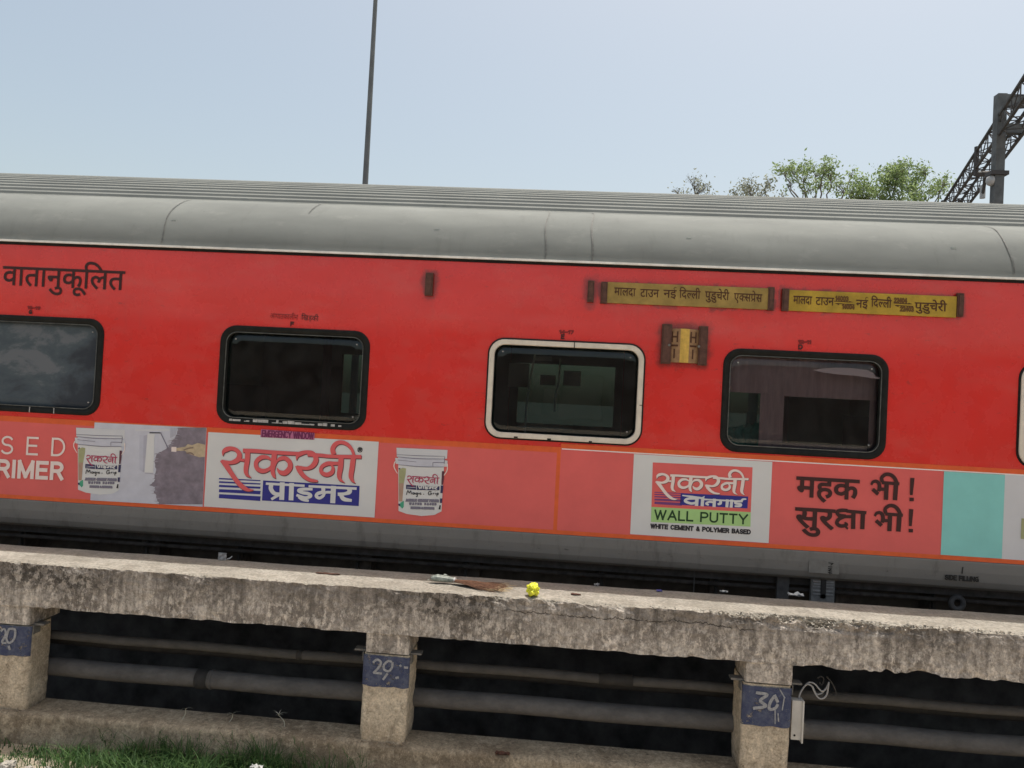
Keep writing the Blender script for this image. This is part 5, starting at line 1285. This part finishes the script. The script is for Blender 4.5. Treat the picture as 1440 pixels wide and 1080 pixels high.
def sprig(x, y, h, seed, label):
    rnd = random.Random(seed); p = Vector((x, y, 0)); t = thing('tall_weed', label, 'weed', p, 'dark grassy weeds against the plinth'); s = MB(); l = MB()
    for k in range(5):
        a = rnd.uniform(0, 6.28); q = p+Vector((math.cos(a)*0.07*rnd.random()*2, 0.02*math.sin(a)-0.01, h*rnd.uniform(0.6, 1.05)))
        s.tube([p, p*0.5+q*0.5+Vector((0.01, 0, 0.02)), q], [0.002, 0.0016, 0.001], 'grass', 4)
        for j in range(4):
            u = rnd.uniform(0.4, 1.0); blade(l, p+(q-p)*u, rnd.uniform(0.03, 0.07), 1.5, rnd.uniform(0, 6.28), 0.0025, 'grass', 3)
    s.build('stem', t); l.build('leaf_blade', t)
for i, (px, h, lab) in enumerate(((150, 0.15, 'dark sprig of weed at the left end of the grass'), (225, 0.17, 'dark weed leaning on the plinth left of the middle of the grass'), (278, 0.20, 'dark branching weed below the curled stalk'), (325, 0.22, 'tallest dark weed, in the densest grass'), (430, 0.19, 'dark weed right of the seed head stalk'), (505, 0.16, 'thin dark weed at the foot of pillar 29'))):
    sprig(at(px, 1060, -0.78).x, -0.78, h, 30+i, lab)
for i, (px, py, s, lab) in enumerate(((10, 1078, 0.055, 'pale flat stone on the ground below pillar 28'), (40, 1080, 0.03, 'smaller pale stone right of the flat stone'), (66, 1079, 0.022, 'smallest pale stone beside the grass'))):
    c = atz(px, py+3, 0.0); crumple('stone', lab, 'stone', c, s, 'stone', 40+i, 0.5, 'pale stones on the ground')

# ------------------------------------------------------------------ pole, overhead line gantry, trees beyond the train
def pole():
    Y = 9.0; a = at(513.5, 260, Y); b = at(528, 0, Y); x = a.x; t = thing('lamp_pole', 'thin tall tapering grey pole behind the train', 'pole', (x, Y, 0))
    rT = (8.2/2)/FPX*(Y+5.9)
    mb = MB(); mb.tube([(x, Y, 0), (x, Y, a.z), (x, Y, b.z), (x, Y, b.z+3)], [rT*1.5, rT, rT*0.74, rT*0.5], 'pole', 14); mb.build('shaft', t, True)
    mb = MB(); mb.tube([(x, Y, 0), (x, Y, 0.5)], rT*1.9, 'pole', 14); mb.build('base', t)
pole()
GY = 16.1
def gantry():
    m0 = at(1404.5, 200, GY); x = m0.x; zt = at(1412, 133.5, GY).z; sc = (GY+5.9)/FPX
    t = thing('overhead_line_gantry', 'dark steel lattice gantry carried by a grey mast at the right edge', 'gantry', (x, GY, 0))
    hw = 5.9*sc
    mb = MB(); mb.box(x-hw, x+hw, GY-hw, GY+hw, 0, zt, 'mast'); 
    mb.build('mast', t)
    for k, dz in enumerate((0.0,)):
        pass
    b = MB(); zb0, zb1 = at(1411, 150, GY).z, zt; b.box(x+hw, x+3.0, GY-hw*0.8, GY+hw*0.8, zb0, zb1-0.01, 'mast'); b.build('cross_beam', t); b = MB()
    z2, z3 = at(1411, 188, GY).z, at(1411, 175, GY).z; b.box(x+hw, x+3.0, GY-hw*0.8, GY+hw*0.8, z2, z3, 'mast')
    b.build('cross_beam', t)
    m2 = MB(); m2.box(x+3.0, x+3.0+2*hw, GY-hw, GY+hw, 0, zt, 'mast'); m2.build('second_mast', t)
    c = MB(); zc0, zc1 = at(1405, 247.5, GY).z, at(1405, 242, GY).z; c.box(x-hw-0.13, x+hw+0.10, GY-hw-0.05, GY+hw+0.05, zc0, zc1, 'masts'); c.build('collar', t)
    ins = MB(); cc = at(1393.5, 255, GY); rr = 6.5*sc
    ins.tube([cc+Vector((0, 0, rr*1.2)), cc+Vector((0, 0, rr*0.8)), cc+Vector((0, 0, 0)), cc+Vector((0, 0, -rr*0.7)), cc+Vector((0, 0, -rr))], [rr*0.4, rr*0.85, rr, rr*0.7, rr*0.2], 'insul', 14); ins.build('insulator', t, True)
    # box truss running away from the viewer
    d = ray(1136, 577); d.z = 0; d.normalize()
    A = at(1405, 163, GY); h = 27*sc; wv = Vector((d.y, -d.x, 0))*(27*sc/max(0.2, d.y))
    TL = A; BL = A-Vector((0, 0, h)); TR = A+wv; BR = BL+wv
    s0, s1 = -7.0, 34.0; r = 0.050
    for p in (TL, BL, TR, BR):
        ch = MB(); ch.tube([p+d*s0, p+d*s1], r, 'masts', 6); ch.build('chord', t)
    lc = MB(); n = 44; st = (s1-s0)/n
    for i in range(n):
        a, e = s0+st*i, s0+st*(i+1); fl = i % 2
        for (p, q) in ((TL, BL), (TR, BR)):
            lc.tube([p+d*a, q+d*a], 0.018, 'masts', 4, False); lc.tube([(p if fl else q)+d*a, (q if fl else p)+d*e], 0.018, 'masts', 4, False)
        for (p, q) in ((TL, TR), (BL, BR)):
            lc.tube([p+d*a, q+d*a], 0.018, 'masts', 4, False); lc.tube([(p if fl else q)+d*a, (q if fl else p)+d*e], 0.018, 'masts', 4, False)
    lc.build('lacing', t)
    for s in (3.0, 9.5, 16.0, 22.0):
        fr = MB()
        for (p, q) in ((TL, BL), (TR, BR)): fr.tube([p+d*s+Vector((0, 0, 0.12)), q+d*s-Vector((0, 0, 0.25))], 0.075, 'masts', 6)
        fr.tube([BL+d*s-Vector((0, 0, 0.2)), BR+d*s-Vector((0, 0, 0.2))], 0.09, 'masts', 6)
        mid = (BL+BR)/2+d*s; fr.tube([mid-Vector((0, 0, 0.2)), mid+d*0.5-Vector((0, 0, 0.75))], 0.05, 'masts', 6); fr.tube([mid+d*0.5-Vector((0, 0, 0.45)), mid+d*0.5-Vector((0, 0, 0.85))], 0.085, 'insul', 8)
        fr.build('hanger_frame', t)
gantry()

def tree(label, px, Y, crown, ground_z=0.0, leaf='leaf', nleaf=2600, seed=0, twigs=1.0, lsize=0.075):
    """crown: list of (px, py, radius px) leaf clumps in the photograph, placed at distance Y"""
    rnd = random.Random(seed); sc = (Y+5.9)/FPX; base = at(px, 500, Y); base = Vector((base.x, Y, ground_z))
    t = thing('tree', label, 'tree', base, 'trees beyond the train')
    tr = MB(); cl = []
    for (cx, cy, cr) in crown:
        c = at(cx, cy, Y+rnd.uniform(-1.6, 1.6)); cl.append((c, cr*sc*0.92))
    top = sum((c.z for c, r in cl))/len(cl); fork = Vector((base.x+rnd.uniform(-.2, .2), Y, max(2.0, top-3.6)))
    tr.tube([base, base+(fork-base)*0.5+Vector((0.12, 0, 0)), fork], [0.24, 0.19, 0.15], 'bark', 10)
    lm = MB(); tot = sum(r*r for c, r in cl)
    def limb(p, q, r0, r1, n=6, wob=0.12):
        P = []; L = (q-p).length
        for k in range(n+1):
            u = k/n; P.append(p+(q-p)*u+Vector((rnd.gauss(0, 1), rnd.gauss(0, 1), rnd.gauss(0, .6)))*wob*L*0.22*math.sin(math.pi*u)+Vector((0, 0, L*0.06*math.sin(math.pi*u))))
        tr.tube(P, [r0+(r1-r0)*k/n for k in range(n+1)], 'bark', 5, False); return P
    for c, r in cl:
        foot = c-Vector((rnd.uniform(-.3, .3), 0, r*0.75))
        m1 = fork+(foot-fork)*0.5+Vector((rnd.uniform(-.35, .35), rnd.uniform(-.3, .3), rnd.uniform(-.1, .3)))
        limb(fork, m1, 0.06, 0.04); limb(m1, foot, 0.038, 0.020)
        tips = []
        for k in range(int((5+r*9)*twigs)):
            v = Vector((rnd.gauss(0, 1), rnd.gauss(0, 1), rnd.gauss(0.3, 0.8))).normalized(); e = c+v*r*rnd.uniform(0.5, 1.15)
            P = limb(foot, e, 0.014, 0.004, 5, 0.35)
            for q in P[2:]:
                if rnd.random() < 0.75:
                    v2 = (v+Vector((rnd.gauss(0, 1), rnd.gauss(0, 1), rnd.gauss(0.2, 1)))*0.8).normalized(); e2 = q+v2*r*rnd.uniform(0.2, 0.5)
                    limb(q, e2, 0.006, 0.003, 3, 0.3); tips.append((e2, rnd.random()))
            tips.append((e, rnd.random()))
        tips = [x for x in tips if x[1] > 0.25] or tips
        for k in range(int(nleaf*r*r/tot)):
            e, dn = rnd.choice(tips)
            q = e+Vector((rnd.gauss(0, 1), rnd.gauss(0, 1), rnd.gauss(0, 1)))*(0.06+0.10*dn)
            s = lsize*rnd.uniform(0.5, 1.3); n = Vector((rnd.gauss(0, 1), rnd.gauss(0, 1), rnd.gauss(0.5, 1))).normalized(); u = n.orthogonal().normalized(); a = rnd.uniform(0, 6.28)
            u = u*math.cos(a)+n.cross(u)*math.sin(a); v = n.cross(u)
            lm.face([q-u*s, q-v*s*0.42+u*s*0.1, q+u*s, q+v*s*0.42+u*s*0.1], leaf)
    tr.build('trunk', t); lm.build('crown', t)
tree('sparse twiggy tree top, far left of the trees above the roof', 978, 27, [(960, 275, 12), (975, 258, 13), (988, 266, 13), (996, 276, 12), (950, 268, 6)], leaf='leafg', nleaf=300, seed=1, twigs=1.7, lsize=0.07)
tree('low grey green tree top between the twiggy tree and the tall airy tree', 1058, 26, [(1032, 275, 12), (1046, 268, 13), (1060, 266, 14), (1074, 274, 11), (1084, 258, 9), (1100, 280, 8)], leaf='leafg', nleaf=800, seed=2, twigs=1.1)
tree('tall airy tree with open branches, in the middle above the roof', 1142, 25, [(1104, 240, 13), (1120, 236, 15), (1130, 248, 12), (1112, 256, 11), (1150, 240, 13), (1164, 234, 14), (1168, 246, 12), (1160, 258, 13), (1176, 262, 13), (1138, 266, 10), (1196, 243, 7), (1202, 254, 7)], leaf='leaf', nleaf=1900, seed=3, twigs=1.0)
tree('bushy bright green tree beside the lattice gantry', 1262, 25.5, [(1200, 272, 16), (1218, 270, 16), (1238, 268, 17), (1254, 258, 18), (1262, 240, 16), (1246, 244, 12), (1278, 246, 17), (1292, 240, 12), (1280, 268, 18), (1300, 274, 16), (1316, 262, 12), (1330, 256, 9), (1240, 282, 14), (1268, 284, 14), (1214, 284, 12)], leaf='leaf', nleaf=5400, seed=4, twigs=0.9)
